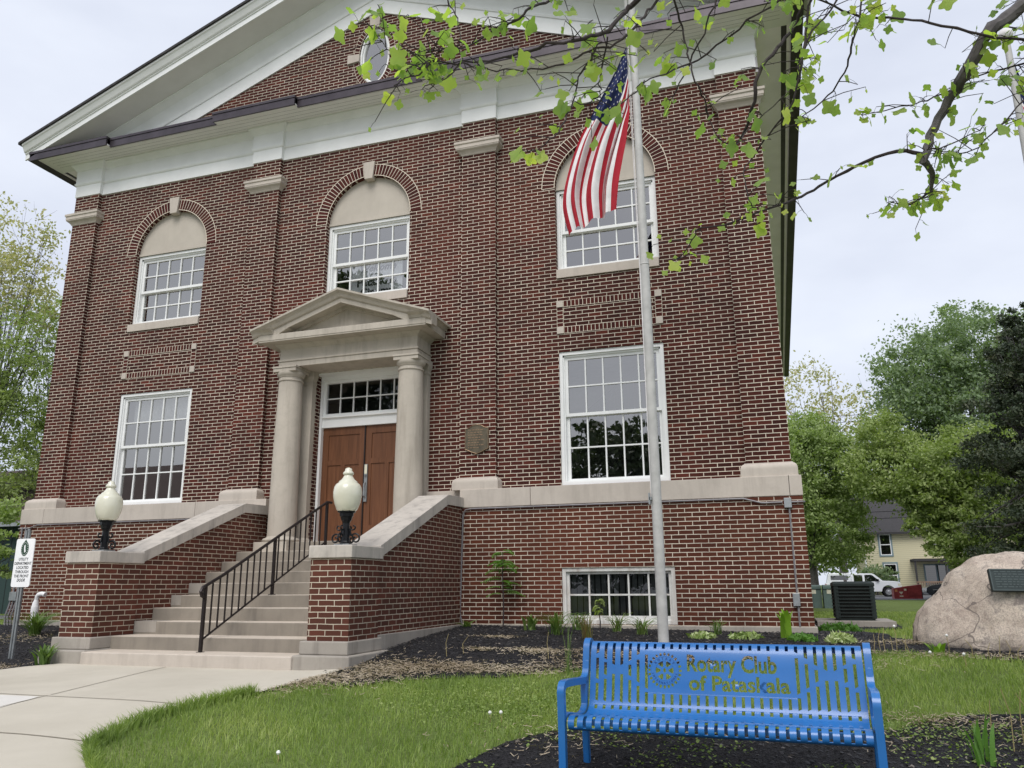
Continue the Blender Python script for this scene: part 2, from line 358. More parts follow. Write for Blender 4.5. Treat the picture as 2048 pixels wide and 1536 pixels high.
M['red']=plain('flag_red',(.36,.014,.028),.8);M['flagwhite']=plain('flag_white',(.74,.72,.72),.8);M['navy']=plain('flag_navy',(.010,.018,.075),.8)
M['siding']=None
t=NT('cream_lap_siding');g=t.pos();sp=t.n('ShaderNodeSeparateXYZ');t.l(g,sp.inputs[0]);fr=t.math('FRACT',t.math('MULTIPLY',sp.outputs[2],6.0));k=t.math('LESS_THAN',fr,.14)
t.bsdf(t.mix(k,c4((.66,.61,.42)),c4((.36,.33,.22))),.7,0,t.bump(fr,.5,.02),.2);M['siding']=t.m
M['bluetrim']=plain('blue_grey_trim',(.20,.27,.30),.6)
M['dumpred']=plain('red_dumpster_paint',(.26,.035,.035),.55,0,.25,5)
M['carblack']=plain('dark_blue_car_paint',(.018,.022,.032),.25,0,.05,1,coat=.6)
t=NT('dark_green_barn_boards');g=t.pos();sp=t.n('ShaderNodeSeparateXYZ');t.l(g,sp.inputs[0]);fr=t.math('FRACT',t.math('MULTIPLY',t.math('ADD',sp.outputs[0],sp.outputs[1]),2.6));k=t.math('LESS_THAN',fr,.12)
t.bsdf(t.mix(k,c4((.030,.055,.052)),c4((.012,.02,.02))),.8);M['barn']=t.m
M['barnroof']=plain('brown_shingle_roof',(.075,.055,.05),.9,0,.25,9)
M['seedhead']=plain('dandelion_seed_fluff',(.75,.75,.72),.9)
M['stem']=plain('dry_flower_stem',(.33,.27,.13),.8)
M['wood_rail']=plain('porch_rail_wood',(.25,.17,.12),.8)
M['far_roof']=plain('far_brown_roof',(.17,.13,.12),.9);M['grayblind']=plain('grey_vertical_blind',(.10,.105,.10),.9)
CF,CYAW,CPIT,CROL,CX=1598.20,0.31344,0.24679,-0.00667,6.7595
SUN_E,SKY_S,EXPO=1.6,.085,.57
BR=[[(8.88,-7.01,3.88,0.0479),(8.44,-7.19,3.44,0.0419),(8.23,-7.30,3.24,0.0381),(8.11,-7.18,3.07,0.0373),(8.03,-7.04,2.98,0.0320),(7.90,-7.05,2.76,0.0270),(7.84,-7.19,2.59,0.0247),(7.80,-7.23,2.50,0.0229),(7.87,-7.08,2.48,0.0172),(7.87,-6.92,2.38,0.0064)],
[(6.84,-7.86,3.74,0.0061),(7.05,-7.86,3.53,0.0075),(7.29,-7.69,3.42,0.0076),(7.53,-7.45,3.43,0.0094),(7.74,-7.36,3.43,0.0094),(7.91,-7.42,3.31,0.0091),(8.17,-7.41,3.17,0.0105),(8.47,-7.22,3.19,0.0107)],
[(7.82,-7.22,2.54,0.0153),(7.66,-7.27,2.57,0.0138),(7.42,-7.18,2.56,0.0127),(7.24,-7.15,2.49,0.0112),(7.08,-7.29,2.35,0.0094),(6.88,-7.46,2.22,0.0076),(6.62,-7.47,2.15,0.0062),(6.43,-7.38,2.18,0.0048)],
[(7.27,-8.00,3.55,0.0115),(7.17,-7.83,3.34,0.0118),(7.11,-7.72,3.25,0.0121),(7.00,-7.80,3.08,0.0134),(6.88,-7.93,2.84,0.0129),(6.84,-7.90,2.70,0.0130),(6.79,-7.74,2.63,0.0104),(6.71,-7.66,2.55,0.0075)],
[(7.24,-7.98,3.41,0.0086),(7.21,-7.83,3.34,0.0089),(7.16,-7.83,3.12,0.0088),(7.11,-7.94,2.86,0.0085),(7.05,-7.94,2.62,0.0070),(6.91,-7.82,2.52,0.0058),(6.80,-7.71,2.43,0.0059),(6.75,-7.77,2.32,0.0044),(6.77,-7.87,2.10,0.0042),(6.80,-7.86,2.05,0.0028)],
[(7.44,-7.81,3.49,0.0073),(7.36,-7.79,3.33,0.0074),(7.16,-7.92,3.00,0.0071),(7.09,-7.98,2.78,0.0056)],
[(7.56,-7.58,3.66,0.0077),(7.49,-7.64,3.29,0.0075),(7.41,-7.72,3.05,0.0073),(7.37,-7.64,2.94,0.0059),(7.28,-7.50,2.89,0.0061),(7.12,-7.50,2.78,0.0031)],
[(6.77,-8.27,3.33,0.0069),(6.69,-8.38,3.04,0.0067),(6.63,-8.35,2.93,0.0054),(6.51,-8.19,2.81,0.0056),(6.41,-8.12,2.68,0.0042)],
[(7.13,-8.24,3.16,0.0068),(7.01,-8.27,3.04,0.0067),(6.84,-8.18,3.02,0.0069),(6.61,-8.11,2.92,0.0071),(6.43,-8.23,2.77,0.0056),(6.29,-8.39,2.62,0.0040)],
[(6.43,-8.43,3.26,0.0068),(6.46,-8.27,3.18,0.0070),(6.48,-8.12,3.13,0.0072),(6.49,-8.12,3.00,0.0072),(6.52,-8.22,2.79,0.0055),(6.56,-8.21,2.65,0.0055),(6.58,-8.06,2.64,0.0056),(6.58,-7.94,2.61,0.0043),(6.63,-7.96,2.46,0.0028)],
[(6.58,-8.44,3.37,0.0191),(6.26,-8.33,3.19,0.0183),(6.20,-8.33,3.14,0.0169),(6.11,-8.46,2.93,0.0136),(5.99,-8.57,2.83,0.0120),(5.78,-8.53,2.87,0.0110),(5.63,-8.45,2.91,0.0099),(5.48,-8.51,2.86,0.0084),(5.37,-8.68,2.75,0.0068),(5.21,-8.78,2.73,0.0054)],
[(6.62,-8.32,3.47,0.0112),(6.37,-8.28,3.20,0.0099),(6.28,-8.39,3.01,0.0082),(6.16,-8.50,2.81,0.0080),(6.01,-8.48,2.82,0.0068),(5.84,-8.38,2.84,0.0070),(5.61,-8.43,2.82,0.0056),(5.47,-8.61,2.73,0.0041),(5.38,-8.73,2.71,0.0040)],
[(6.05,-8.32,3.42,0.0116),(5.80,-8.45,3.22,0.0099),(5.71,-8.59,3.07,0.0082),(5.61,-8.59,3.02,0.0083),(5.47,-8.48,3.06,0.0071),(5.40,-8.45,3.08,0.0072),(5.33,-8.56,2.95,0.0056),(5.25,-8.70,2.85,0.0055),(5.14,-8.68,2.87,0.0042),(5.05,-8.57,2.97,0.0043),(4.91,-8.61,3.07,0.0043),(4.91,-8.75,3.05,0.0028)],
[(5.14,-8.64,2.85,0.0056),(5.17,-8.76,2.71,0.0054),(5.09,-8.79,2.65,0.0040),(4.95,-8.70,2.69,0.0028)],
[(5.33,-8.68,2.74,0.0041),(5.27,-8.74,2.63,0.0040),(5.14,-8.67,2.67,0.0027)],
[(6.07,-8.62,2.71,0.0065),(6.03,-8.54,2.72,0.0067),(5.93,-8.42,2.71,0.0055),(5.89,-8.39,2.58,0.0055),(5.85,-8.51,2.37,0.0053),(5.78,-8.58,2.23,0.0039),(5.67,-8.51,2.25,0.0027)],
[(6.12,-8.53,2.84,0.0053),(6.04,-8.36,2.72,0.0055),(6.02,-8.30,2.65,0.0042),(5.94,-8.43,2.53,0.0027)],
[(5.20,-8.67,3.36,0.0043),(5.21,-8.56,3.29,0.0043),(5.28,-8.60,3.11,0.0042),(5.34,-8.67,2.89,0.0027)],
[(8.79,-6.68,3.40,0.0083),(8.56,-6.79,3.31,0.0082),(8.25,-7.01,3.15,0.0064),(7.98,-7.08,3.01,0.0064),(7.84,-6.98,3.04,0.0049),(7.53,-6.98,3.02,0.0033)],
[(8.58,-7.10,3.01,0.0077),(8.37,-7.27,2.77,0.0059),(8.19,-7.35,2.58,0.0059),(8.06,-7.25,2.51,0.0045),(7.97,-7.15,2.56,0.0031)],
[(5.17,-8.71,2.79,0.0041),(5.13,-8.81,2.70,0.0040),(5.00,-8.79,2.81,0.0041),(4.87,-8.72,2.98,0.0028),(4.82,-8.76,3.06,0.0028)],
[(6.64,-8.11,2.37,0.0041),(6.72,-8.04,2.36,0.0042),(6.84,-7.90,2.57,0.0043),(7.04,-7.83,2.74,0.0029)],
[(6.47,-7.93,1.93,0.0042),(6.40,-7.78,1.88,0.0044),(6.32,-7.71,1.86,0.0030)],
[(7.79,-7.42,2.47,0.0059),(7.95,-7.27,2.56,0.0045),(8.11,-7.29,2.61,0.0030)],
[(7.88,-6.94,2.42,0.0064),(7.74,-6.98,2.33,0.0048),(7.61,-7.17,2.28,0.0031)],
[(6.25,-8.11,2.81,0.0043),(6.15,-8.24,2.63,0.0042),(6.11,-8.34,2.53,0.0027)]]
# ------------------------------------------------------------------ town hall
A_,B_,C_=6.735,2.235,4.4635
YB=23.6
hall=thing('town_hall','red brick town hall with arched windows, white gable and stone portico','building',(0,0,0))
def part(mb,name,mat,parent=None,**k): return mb.build(name,mat,parent or hall,**k)
def rect(x0,x1,z0,z1): return [(x0,z0),(x1,z0),(x1,z1),(x0,z1)]
def archloop(cx,r,z0,zs,n=28):
    return [(cx-r,z0),(cx+r,z0)]+[(cx+r*math.cos(PI*i/n),zs+r*math.sin(PI*i/n)) for i in range(n+1)]
ZS=6.66;RA=.862
lowwin=[rect(c-.85,c+.85,1.52,3.70) for c in(-C_,C_)]
upwin=[archloop(c,RA,4.98,ZS) for c in(-C_,0,C_)]
doorh=[rect(-.90,.90,.60,3.735)]
w=MB();w.plate(rect(-7.05,7.05,.3,8.9),lowwin+upwin+doorh,lambda p,q,d:(p,d,q),.26)
w.box(-7.05,-6.8,.002,YB,-1.2,8.93);w.box(6.8,7.05,.002,YB,-1.2,8.93);w.box(-6.8,6.8,YB-.25,YB,-1.2,8.9)
part(w,'upper_wall',M['brick'],rec=False)
# gable with oval
oz=10.15
oval=[(.335*math.cos(2*PI*i/40),oz+.625*math.sin(2*PI*i/40)) for i in range(40)]
g=MB();g.plate([(-6.6,8.9),(6.6,8.9),(0,11.5)],[oval],lambda p,q,d:(p,-.002+d,q),.22);part(g,'gable_wall',M['brick'],rec=False)
# basement wall
b=MB();b.plate(rect(1.9,7.156,-1.3,1.2017),[rect(3.647,5.33,-.56,.252)],lambda p,q,d:(p,-.236+d,q),.22)
b.plate(rect(-7.156,-1.9,-1.3,1.2017),[],lambda p,q,d:(p,-.236+d,q))
b.add([(7.156,-.236,-1.3),(7.156,YB,-1.3),(7.156,YB,1.2),(7.156,-.236,1.2)],[(0,1,2,3)]).add([(-7.156,-.236,-1.3),(-7.156,YB,-1.3),(-7.156,YB,1.2),(-7.156,-.236,1.2)],[(3,2,1,0)])
part(b,'basement_wall',M['brick_low'],rec=False)
# belt course with joints
for s in(-1,1):
    xs=[1.99,3.17,5.12,6.99,7.166] if s>0 else [1.62,3.1,5.05,6.6,7.166]
    for a,c in zip(xs,xs[1:]):
        m=MB();m.box(s*(a+.003),s*(c-.003),-.246,.05 if c<7 else YB,1.2030,1.489);part(m,'belt_stone',M['lime'],bevel=.006)
    m=MB();m.box(s*1.34,s*1.985,-.10,.02,1.2,1.50);part(m,'belt_stone',M['lime'],bevel=.006)
    # foundation
    m=MB();m.box(s*2.0,s*7.19,-.275,YB,-1.4,-.571);part(m,'foundation',M['found'],bevel=.01)
# pilasters
for c in(-A_,-B_,B_,A_):
    m=MB();m.box(c-.3152,c+.3152,-.0934,-.0005,1.70,8.19);part(m,'pilaster',M['brick'])
    m=MB();bw=lambda h,z,y:(c-h,c+h,-y,-.0008,z)
    m.rings([bw(.393,1.4895,.222),bw(.393,1.60,.222),bw(.390,1.62,.220),bw(.378,1.65,.208),bw(.352,1.675,.18),bw(.335,1.685,.145),bw(.335,1.70,.115)]);part(m,'pilaster_base',M['lime'],smooth=True)
    m=MB();cw=lambda e,z:(c-.3155-e,c+.3155+e,-.0936-e,.0,z)
    m.rings([cw(.002,7.52),cw(.012,7.53),cw(.022,7.55),cw(.05,7.585),cw(.085,7.61),cw(.092,7.62),cw(.092,7.635),cw(.10,7.638),cw(.10,7.70),cw(.118,7.715),cw(.118,7.76),cw(.03,7.80),cw(.002,7.80)])
    part(m,'pilaster_capital',M['lime'])
    m=MB();m.rings([cw(.016,8.188),cw(.016,8.44),cw(.03,8.45),cw(.045,8.475),cw(.05,8.50),cw(.03,8.51),cw(.03,8.79),cw(.045,8.80),cw(.06,8.83),cw(.10,8.88),cw(.125,8.90),cw(.125,8.932)])
    part(m,'frieze_block',M['white'])
# frieze between
fz=[(0.05,8.19),(-.03,8.19),(-.03,8.445),(-.045,8.45),(-.06,8.475),(-.065,8.50),(-.045,8.51),(-.045,8.79),(-.06,8.80),(-.075,8.83),(-.115,8.88),(-.14,8.90),(-.14,8.931),(.05,8.931)]
fr=MB()
for a,c in((-A_+.33,-B_-.33),(-B_+.33,B_-.33),(B_+.33,A_-.33)):fr.px(fz,a,c)
part(fr,'frieze',M['white'])
for s in(-1,1):
    fr=MB();fr.box(s*7.052,s*7.10,.03,YB,8.19,8.93);part(fr,'side_frieze',M['soffit_gray'])
# horizontal cornice with breaks
seg=[(-7.865,-5.80,-.67),(-5.80,-3.165,-.57),(-3.165,-1.305,-.67),(-1.305,1.305,-.57),(1.305,3.165,-.67),(3.165,5.80,-.57),(5.80,7.865,-.67)]
sf=MB();ga=MB()
for a,c,y in seg:
    sf.box(a+.001,c-.001,y+.03,.0,8.933,8.96)
    ga.box(a,c,y,y+.032,8.915,9.10);ga.box(a-(.012 if y<-.6 else 0),c+(.012 if y<-.6 else 0),y-.014,y+.05,9.065,9.115)
    ga.add([(a,y,9.115),(c,y,9.115),(c,0,9.19),(a,0,9.19)],[(0,1,2,3)])
for y in(-.50,-.40,-.30,-.21):
    ga.box(-7.5,7.5,y,y+.004,8.9322,8.935)
part(sf,'cornice_soffit',M['soffit']);part(ga,'cornice_fascia',M['gutter'])
# side eaves
YE=24.3
for s in(-1,1):
    m=MB();m.box(s*7.10,s*7.52,.0,YE,8.94,8.97);m.box(s*7.61,s*7.68,-.4,YE,8.937,8.97);m.box(s*7.52,s*7.61,-.4,.0,8.955,8.97);part(m,'side_soffit',M['soffit_gray'])
    m=MB();m.box(s*7.52,s*7.61,-.4,YE,8.95,8.965);m.box(s*7.681,s*7.865,-.6365,YE,8.915,9.11);m.box(s*7.80,s*7.868,-.64,YE,9.08,9.26);part(m,'eave_gutter',M['gutter'])
# raking cornice
SL=.382
def rake(mb,prof,xs,ap,sl,s):
    n=len(prof);vs=[]
    for x in xs:vs+=[(s*x,y,z-sl*x) for y,z in prof]
    fs=[(i,(i+1)%n,n+(i+1)%n,n+i) for i in range(n)]
    t=tessellate_polygon([[Vector((a,b,0)) for a,b in prof]])
    fs+=[tuple(a) for a in t]+[tuple(i+n for i in a) for a in t]
    mb.add(vs,fs)
rk=MB();rf=MB();rs=MB();rr=MB()
for s in(-1,1):
    rake(rk,[(-.67,12.0),(-.67,12.125),(-.69,12.125),(-.69,12.15),(-.71,12.155),(-.725,12.17),(-.745,12.21),(-.775,12.265),(-.80,12.285),(-.80,12.325),(-.03,12.325),(-.03,12.03),(-.64,12.03),(-.64,12.0)],(0,7.98),0,SL,s)
    rake(rs,[(-.6395,12.004),(-.6395,12.028),(-.02,12.028),(-.02,12.004)],(0,7.84),0,SL,s)
    rake(rf,[(.03,11.13),(-.03,11.13),(-.03,11.43),(-.05,11.44),(-.06,11.48),(-.045,11.50),(-.045,11.84),(-.07,11.87),(-.13,11.95),(-.15,11.97),(-.15,12.003),(.03,12.003)],(0,7.0),0,SL,s)
    rake(rr,[(-.835,12.33),(-.835,12.385),(-.55,12.385),(-.55,12.33)],(0,8.05),0,SL,s);rake(rr,[(-.549,12.33),(-.549,12.385),(YE+.1,12.385),(YE+.1,12.33)],(0,7.885),0,SL,s)
part(rk,'raking_cornice',M['white']);part(rs,'raking_soffit',M['soffit']);part(rf,'raking_frieze',M['white']);part(rr,'roof',M['shingle'])
m=MB();m.plate([(-6.9,8.95),(6.9,8.95),(0,11.9)],[],lambda p,q,d:(p,YE-.6,q));part(m,'rear_gable',M['brick'],rec=False)
# ring of bricks helper
def ring(mb,cx,cz,pts_in,pts_out,y,nb,y1=None):
    n=len(pts_in)-1;vs=[];fs=[];uv=[]
    for (a,b),(c,d) in zip(pts_in,pts_out):vs+=[(cx+a,y,cz+b),(cx+c,y,cz+d)]
    if y1 is not None:
        for (a,b) in pts_in:vs.append((cx+a,y1,cz+b))
    for i in range(n):
        u0,u1=i/n*nb,(i+1)/n*nb
        fs.append((2*i,2*i+1,2*i+3,2*i+2));uv.append([(u0,0.0001),(u0,1),(u1,1),(u1,0.0001)])
        if y1 is not None:
            k=2*(n+1);fs.append((2*i,2*i+2,k+i+1,k+i));uv.append([(u0,.06),(u1,.06),(u1,.94),(u0,.94)])
    mb.add(vs,fs,uv)
def muntins(mb,x0,x1,z0,z1,nc,nr,y,t=.011,d=.02):
    for i in range(1,nc):
        x=x0+(x1-x0)*i/nc;mb.box(x-t,x+t,y-d,y+.004,z0,z1)
    for j in range(1,nr):
        z=z0+(z1-z0)*j/nr;mb.box(x0,x1,y-d-.002,y+.003,z-t,z+t)
def frame_rect(mb,x0,x1,z0,z1,w,y0,y1):
    mb.box(x0,x0+w,y0,y1,z0,z1);mb.box(x1-w,x1,y0,y1,z0,z1);mb.box(x0+w,x1-w,y0,y1,z0,z0+w);mb.box(x0+w,x1-w,y0,y1,z1-w,z1)
def sash_window(cx,z0,z1,hw,yf,zm,label):
    x0,x1=cx-hw+.002,cx+hw-.002;f=MB()
    frame_rect(f,x0,x1,z0+.002,z1-.002,.055,yf,yf+.16)
    f.box(x0+.055,x0+.078,yf+.03,yf+.15,z0+.055,z1-.055);f.box(x1-.078,x1-.055,yf+.03,yf+.15,z0+.055,z1-.055)
    f.box(x0+.055,x1-.055,yf+.03,yf+.15,z1-.085,z1-.055)
    a,c=x0+.078,x1-.078
    frame_rect(f,a,c,zm-.012,z1-.085,.05,yf+.055,yf+.095)      # upper sash, outside
    frame_rect(f,a,c,z0+.055,zm+.03,.052,yf+.10,yf+.14)
    muntins(f,a+.05,c-.05,zm+.038,z1-.135,5,2,yf+.078);muntins(f,a+.052,c-.052,z0+.107,zm-.022,5,2,yf+.122)
    w=f.build('window',M['whitewin'],hall);w['label']=label
    g=MB();y=yf+.08;g.add([(a+.04,y,zm+.02),(c-.04,y,zm+.02),(c-.04,y,z1-.12),(a+.04,y,z1-.12)],[(0,1,2,3)])
    y=yf+.124;g.add([(a+.04,y,z0+.09),(c-.04,y,z0+.09),(c-.04,y,zm-.01),(a+.04,y,zm-.01)],[(0,1,2,3)]);g.build('pane',M['glass'],w,rec=False)
    return w
wl=sash_window(-C_,1.52,3.70,.85,.02,2.64,'tall white ground floor window with a blind, left of the portico')
m=MB();m.box(-C_-.74,-C_+.74,.30,.303,3.16,3.66);m.build('blind',M['blind'],wl)
wr=sash_window(C_,1.52,3.70,.85,.02,2.64,'tall white ground floor window behind the flagpole')
labs=['arched upper window at the left end','arched upper window above the portico, cinema sign inside','arched upper window behind the flag']
upw=[]
for c,lb in zip((-C_,0,C_),labs):
    w=sash_window(c,5.152,6.645,RA,.105,5.86,lb);upw.append(w)
    m=MB();m.rings([(c-.855,c+.855,-.03,.25,4.982),(c-.855,c+.855,-.03,.25,5.135),(c-.855,c+.855,.10,.25,5.150)]);m.build('sill',M['lime'],w,bevel=.004)
    m=MB();m.plate([(c-RA,6.646)]+[(c+RA,6.646)]+[(c+RA*math.cos(PI*i/28),ZS+RA*math.sin(PI*i/28)) for i in range(1,28)],[],lambda p,q,d:(p,.095,q))
    m.box(c-RA+.004,c+RA-.004,.075,.094,6.646,6.685);m.build('tympanum',M['stucco'],w,rec=False)
    m=MB();n=48;I=[(RA*math.cos(PI-PI*i/n),RA*math.sin(PI-PI*i/n)) for i in range(n+1)];O=[(1.095*math.cos(PI-PI*i/n),1.095*math.sin(PI-PI*i/n)) for i in range(n+1)]
    ring(m,c,ZS,I,O,-.006,46,.1);m.build('brick_arch',M['rowlock'],w,rec=False)
    m=MB();m.pz
    m.py([(c-.082,7.45),(c+.082,7.45),(c+.122,7.80),(c-.122,7.80)],-.045,.09);m.build('keystone',M['lime'],w,bevel=.005)
# oval window
m=MB();n=48
I=[(.335*math.cos(2*PI*i/n),.625*math.sin(2*PI*i/n)) for i in range(n+1)];O=[(.455*math.cos(2*PI*i/n),.745*math.sin(2*PI*i/n)) for i in range(n+1)]
f=MB();vs=[];fs=[]
prof=[(1,.03),(1,.10),(.97,.02),(.86,.02),(.84,.05),(.78,.06),(.76,.12)]
for k,y in prof[2:]:
    vs+=[(.335*k*math.cos(2*PI*i/n),y,oz+(.625-.335*(1-k))*math.sin(2*PI*i/n)) for i in range(n)]
for j in range(4):
    fs+=[(j*n+i,j*n+(i+1)%n,(j+1)*n+(i+1)%n,(j+1)*n+i) for i in range(n)]
f.add(vs,fs);ow=f.build('window',M['whitewin'],hall);ow['label']='oval window in the brick gable'
g=MB();g.add([(.27*math.cos(2*PI*i/n),.10,oz+.55*math.sin(2*PI*i/n)) for i in range(n)],[tuple(range(n))]);g.build('pane',M['glass'],ow,rec=False)
ring(m,0,oz,I,O,-.008,52,.1);m.build('brick_surround',M['rowlock'],ow,rec=False)
m=MB();m.py([(-.10,oz+.61),(.10,oz+.61),(.12,oz+.90),(-.12,oz+.90)],-.04,.02);m.build('keystone',M['lime'],ow,bevel=.004)
for s in(-1,1):
    m=MB();m.py([(s*.32,oz-.08),(s*.58,oz-.10),(s*.58,oz+.10),(s*.32,oz+.08)],-.04,.02);m.build('keystone',M['lime'],ow,bevel=.004)
# framed brick panels
for c in(-C_,C_):
    m=MB()
    for z in(4.47,4.012):
        m.add([(c-.755,-.010,z),(c+.755,-.010,z),(c+.755,-.010,z+.112),(c-.755,-.010,z+.112)],[(0,1,2,3)],[[(0,.0),(23,.0),(23,1),(0,1)]])
        m.add([(c-.755,-.010,z+.112),(c+.755,-.010,z+.112),(c+.755,.0,z+.112),(c-.755,.0,z+.112)],[(0,1,2,3)],[[(0,.5),(23,.5),(23,.5),(0,.5)]])
        m.add([(c-.755,-.010,z),(c+.755,-.010,z),(c+.755,.0,z),(c-.755,.0,z)],[(0,1,2,3)],[[(0,.5),(23,.5),(23,.5),(0,.5)]])
    for s in(-1,1):
        x=c+s*.811;m.add([(x-.055,-.010,4.124),(x+.055,-.010,4.124),(x+.055,-.010,4.47),(x-.055,-.010,4.47)],[(0,1,2,3)],[[(0,.0),(0,1),(5,1),(5,0)]])
    pn=part(m,'brick_panel',M['rowlock'],rec=False)
    for s in(-1,1):
        for z in(4.012,4.47):
            q=MB();q.box(c+s*.757,c+s*.867,-.022,.0,z,z+.112);q.build('corner_stone',M['lime'],pn)
# basement window
f=MB();x0,x1,z0,z1=3.65,5.327,-.557,.249;frame_rect(f,x0,x1,z0,z1,.055,-.215,-.10)
f.box(x0+.055,x1-.055,-.19,-.13,z0+.055,z0+.115);f.box(x0+.055,x1-.055,-.17,-.13,z1-.095,z1-.055);f.box(x0+.055,x0+.10,-.17,-.13,z0+.115,z1-.095);f.box(x1-.10,x1-.055,-.17,-.13,z0+.115,z1-.095)
muntins(f,x0+.10,x1-.10,z0+.115,z1-.095,5,2,-.14,.012)
bw=f.build('window',M['peel'],hall);bw['label']='low basement window with peeling white paint'
g=MB();g.add([(x0+.09,-.137,z0+.1),(x1-.09,-.137,z0+.1),(x1-.09,-.137,z1-.08),(x0+.09,-.137,z1-.08)],[(0,1,2,3)]);g.build('pane',M['glass_dark'],bw,rec=False)
m=MB();[m.box(3.66+i*.092,3.735+i*.092,-.06,-.055,-.52,.22) for i in range(18)];m.build('blind',M['grayblind'],bw)
# interiors
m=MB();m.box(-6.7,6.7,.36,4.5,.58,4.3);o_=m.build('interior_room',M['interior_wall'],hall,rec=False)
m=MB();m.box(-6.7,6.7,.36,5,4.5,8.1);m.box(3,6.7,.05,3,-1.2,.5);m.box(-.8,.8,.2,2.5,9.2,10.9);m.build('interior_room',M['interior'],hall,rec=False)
for ob in hall.children:
    if ob.name.startswith('interior_room'):
        bm=bmesh.new();bm.from_mesh(ob.data)
        bmesh.ops.delete(bm,geom=[f for f in bm.faces if abs(f.normal.y)>.9 and f.calc_center_median().y<.5],context='FACES');bm.to_mesh(ob.data);bm.free()
# indoor stair seen through right window
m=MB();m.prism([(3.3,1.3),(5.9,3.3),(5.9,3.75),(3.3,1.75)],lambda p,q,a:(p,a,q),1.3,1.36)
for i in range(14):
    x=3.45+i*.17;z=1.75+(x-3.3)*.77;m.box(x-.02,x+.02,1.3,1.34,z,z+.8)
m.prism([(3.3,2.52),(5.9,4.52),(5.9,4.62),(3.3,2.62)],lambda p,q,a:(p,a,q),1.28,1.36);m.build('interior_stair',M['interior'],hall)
# door and transom
YD=.26
d=MB();d.box(-.898,-.852,.16,.30,.725,3.73);d.box(.852,.898,.16,.30,.725,3.73);d.box(-.852,.852,.16,.30,3.63,3.73);d.box(-.898,.898,.004,.159,3.70,3.733)
d.box(-.852,.852,.19,.30,2.765,2.935);d.box(-.852,.852,.15,.30,2.935,2.965)
frame_rect(d,-.852,.852,2.965,3.63,.05,.20,.28);muntins(d,-.80,.80,3.015,3.58,6,2,.25,.010)
df=part(d,'door_surround',M['whitewin']);g=MB();g.add([(-.81,.255,3.0),(.81,.255,3.0),(.81,.255,3.59),(-.81,.255,3.59)],[(0,1,2,3)]);g.build('transom_pane',M['glass_dark'],df,rec=False)
for s in(-1,1):
    m=MB();a,c=(s*.012,s*.85);lo,hi=min(a,c),max(a,c)
    P=[rect(lo+.115,hi-.10,2.175,2.625),rect(lo+.115,(lo+hi)/2-.04,1.02,2.085),rect((lo+hi)/2+.04,hi-.10,1.02,2.085)]
    m.plate(rect(lo,hi,.735,2.76),P,lambda p,q,dd:(p,YD-.02+dd,q),.016)
    for l in P:m.add([(p,YD-.004,q) for p,q in l],[(0,1,2,3)])
    m.box(lo,hi,YD-.019,YD+.03,.735,.738);m.box(lo,lo+.004,YD-.0195,YD+.03,.735,2.76);m.box(hi-.004,hi,YD-.0195,YD+.03,.735,2.76)
    lf=part(m,'door_leaf',M['door'],rec=False)
    if s>0:
        h=MB();h.box(.018,.075,YD-.05,YD-.02,1.42,2.07);h.tube([(.045,YD-.05,1.75),(.045,YD-.10,1.72),(.045,YD-.10,1.52),(.045,YD-.05,1.49)],.012,8);h.lathe([(.001,0),(.02,.004),(.02,.02)],(.045,YD-.06,1.86),12);h.build('handle',M['galv'],lf)
        h=MB();h.box(.022,.07,YD-.053,YD-.051,1.90,2.06);h.build('door_notice',M['label'],lf)
m=MB();m.box(-.011,.011,YD-.04,YD+.02,.735,2.76);part(m,'astragal',M['rail'])
# transom pendant lamp inside
m=MB();m.tube([(.20,1.5,4.2),(.20,1.5,3.45)],.01,6);m.lathe([(.05,.0),(.06,.06),(.14,.08),(.17,.0),(.17,-.20),(.14,-.22)],(.20,1.5,3.30),16);part(m,'pendant_lamp',M['globe'])
# portico
def colpart(mb,name,parent=None,mat='lime_port',**k): return mb.build(name,M[mat],parent or hall,**k)
for s in(-1,1):
    cx,cy=s*1.16,-.41
    m=MB();pr_=[]
    for i in range(13):
        f=i/12;pr_.append((.237-.034*f**1.6,.80+2.68*f))
    m.lathe(pr_+[(.203,3.482),(.218,3.487),(.222,3.50),(.218,3.513),(.203,3.518),(.203,3.555),(.215,3.56),(.218,3.572),(.226,3.58),(.238,3.60),(.245,3.625),(.243,3.645)],(cx,cy,0),32)
    cl=colpart(m,'column',smooth=40)
    m=MB();m.box(cx-.225,cx+.225,cy-.225,cy+.225,3.645,3.705);m.box(cx-.238,cx+.238,cy-.238,cy+.238,3.706,3.739);colpart(m,'abacus',cl,bevel=.004)
    m=MB();m.lathe([(.29,.722),(.305,.735),(.31,.755),(.30,.775),(.285,.785),(.262,.79),(.25,.80),(.237,.815)],(cx,cy,0),32);m.box(cx-.315,cx+.315,cy-.315,cy+.3,.556,.721);colpart(m,'column_base',cl,smooth=40)
    a,c=sorted((s*.90,s*1.335))
    m=MB();m.box(a,c,-.12,-.001,.81,3.52);m.box(a-.012,c+.012,-.135,-.001,3.50,3.53);m.rings([(a-.0,c+.0,-.12,-.001,3.56),(a-.02,c+.02,-.14,-.001,3.60),(a-.035,c+.035,-.155,-.001,3.645),(a-.035,c+.035,-.155,-.001,3.739)]);m.box(a-.004,c+.004,-.124,-.001,3.53,3.56)
    m.rings([(a-.04,c+.04,-.16,-.001,.722),(a-.045,c+.045,-.165,-.001,.76),(a-.02,c+.02,-.14,-.001,.79),(a,c,-.12,-.001,.81)]);colpart(m,'wall_pilaster')
def ub(x,y,z):return (-x,x,-y,.0,z)
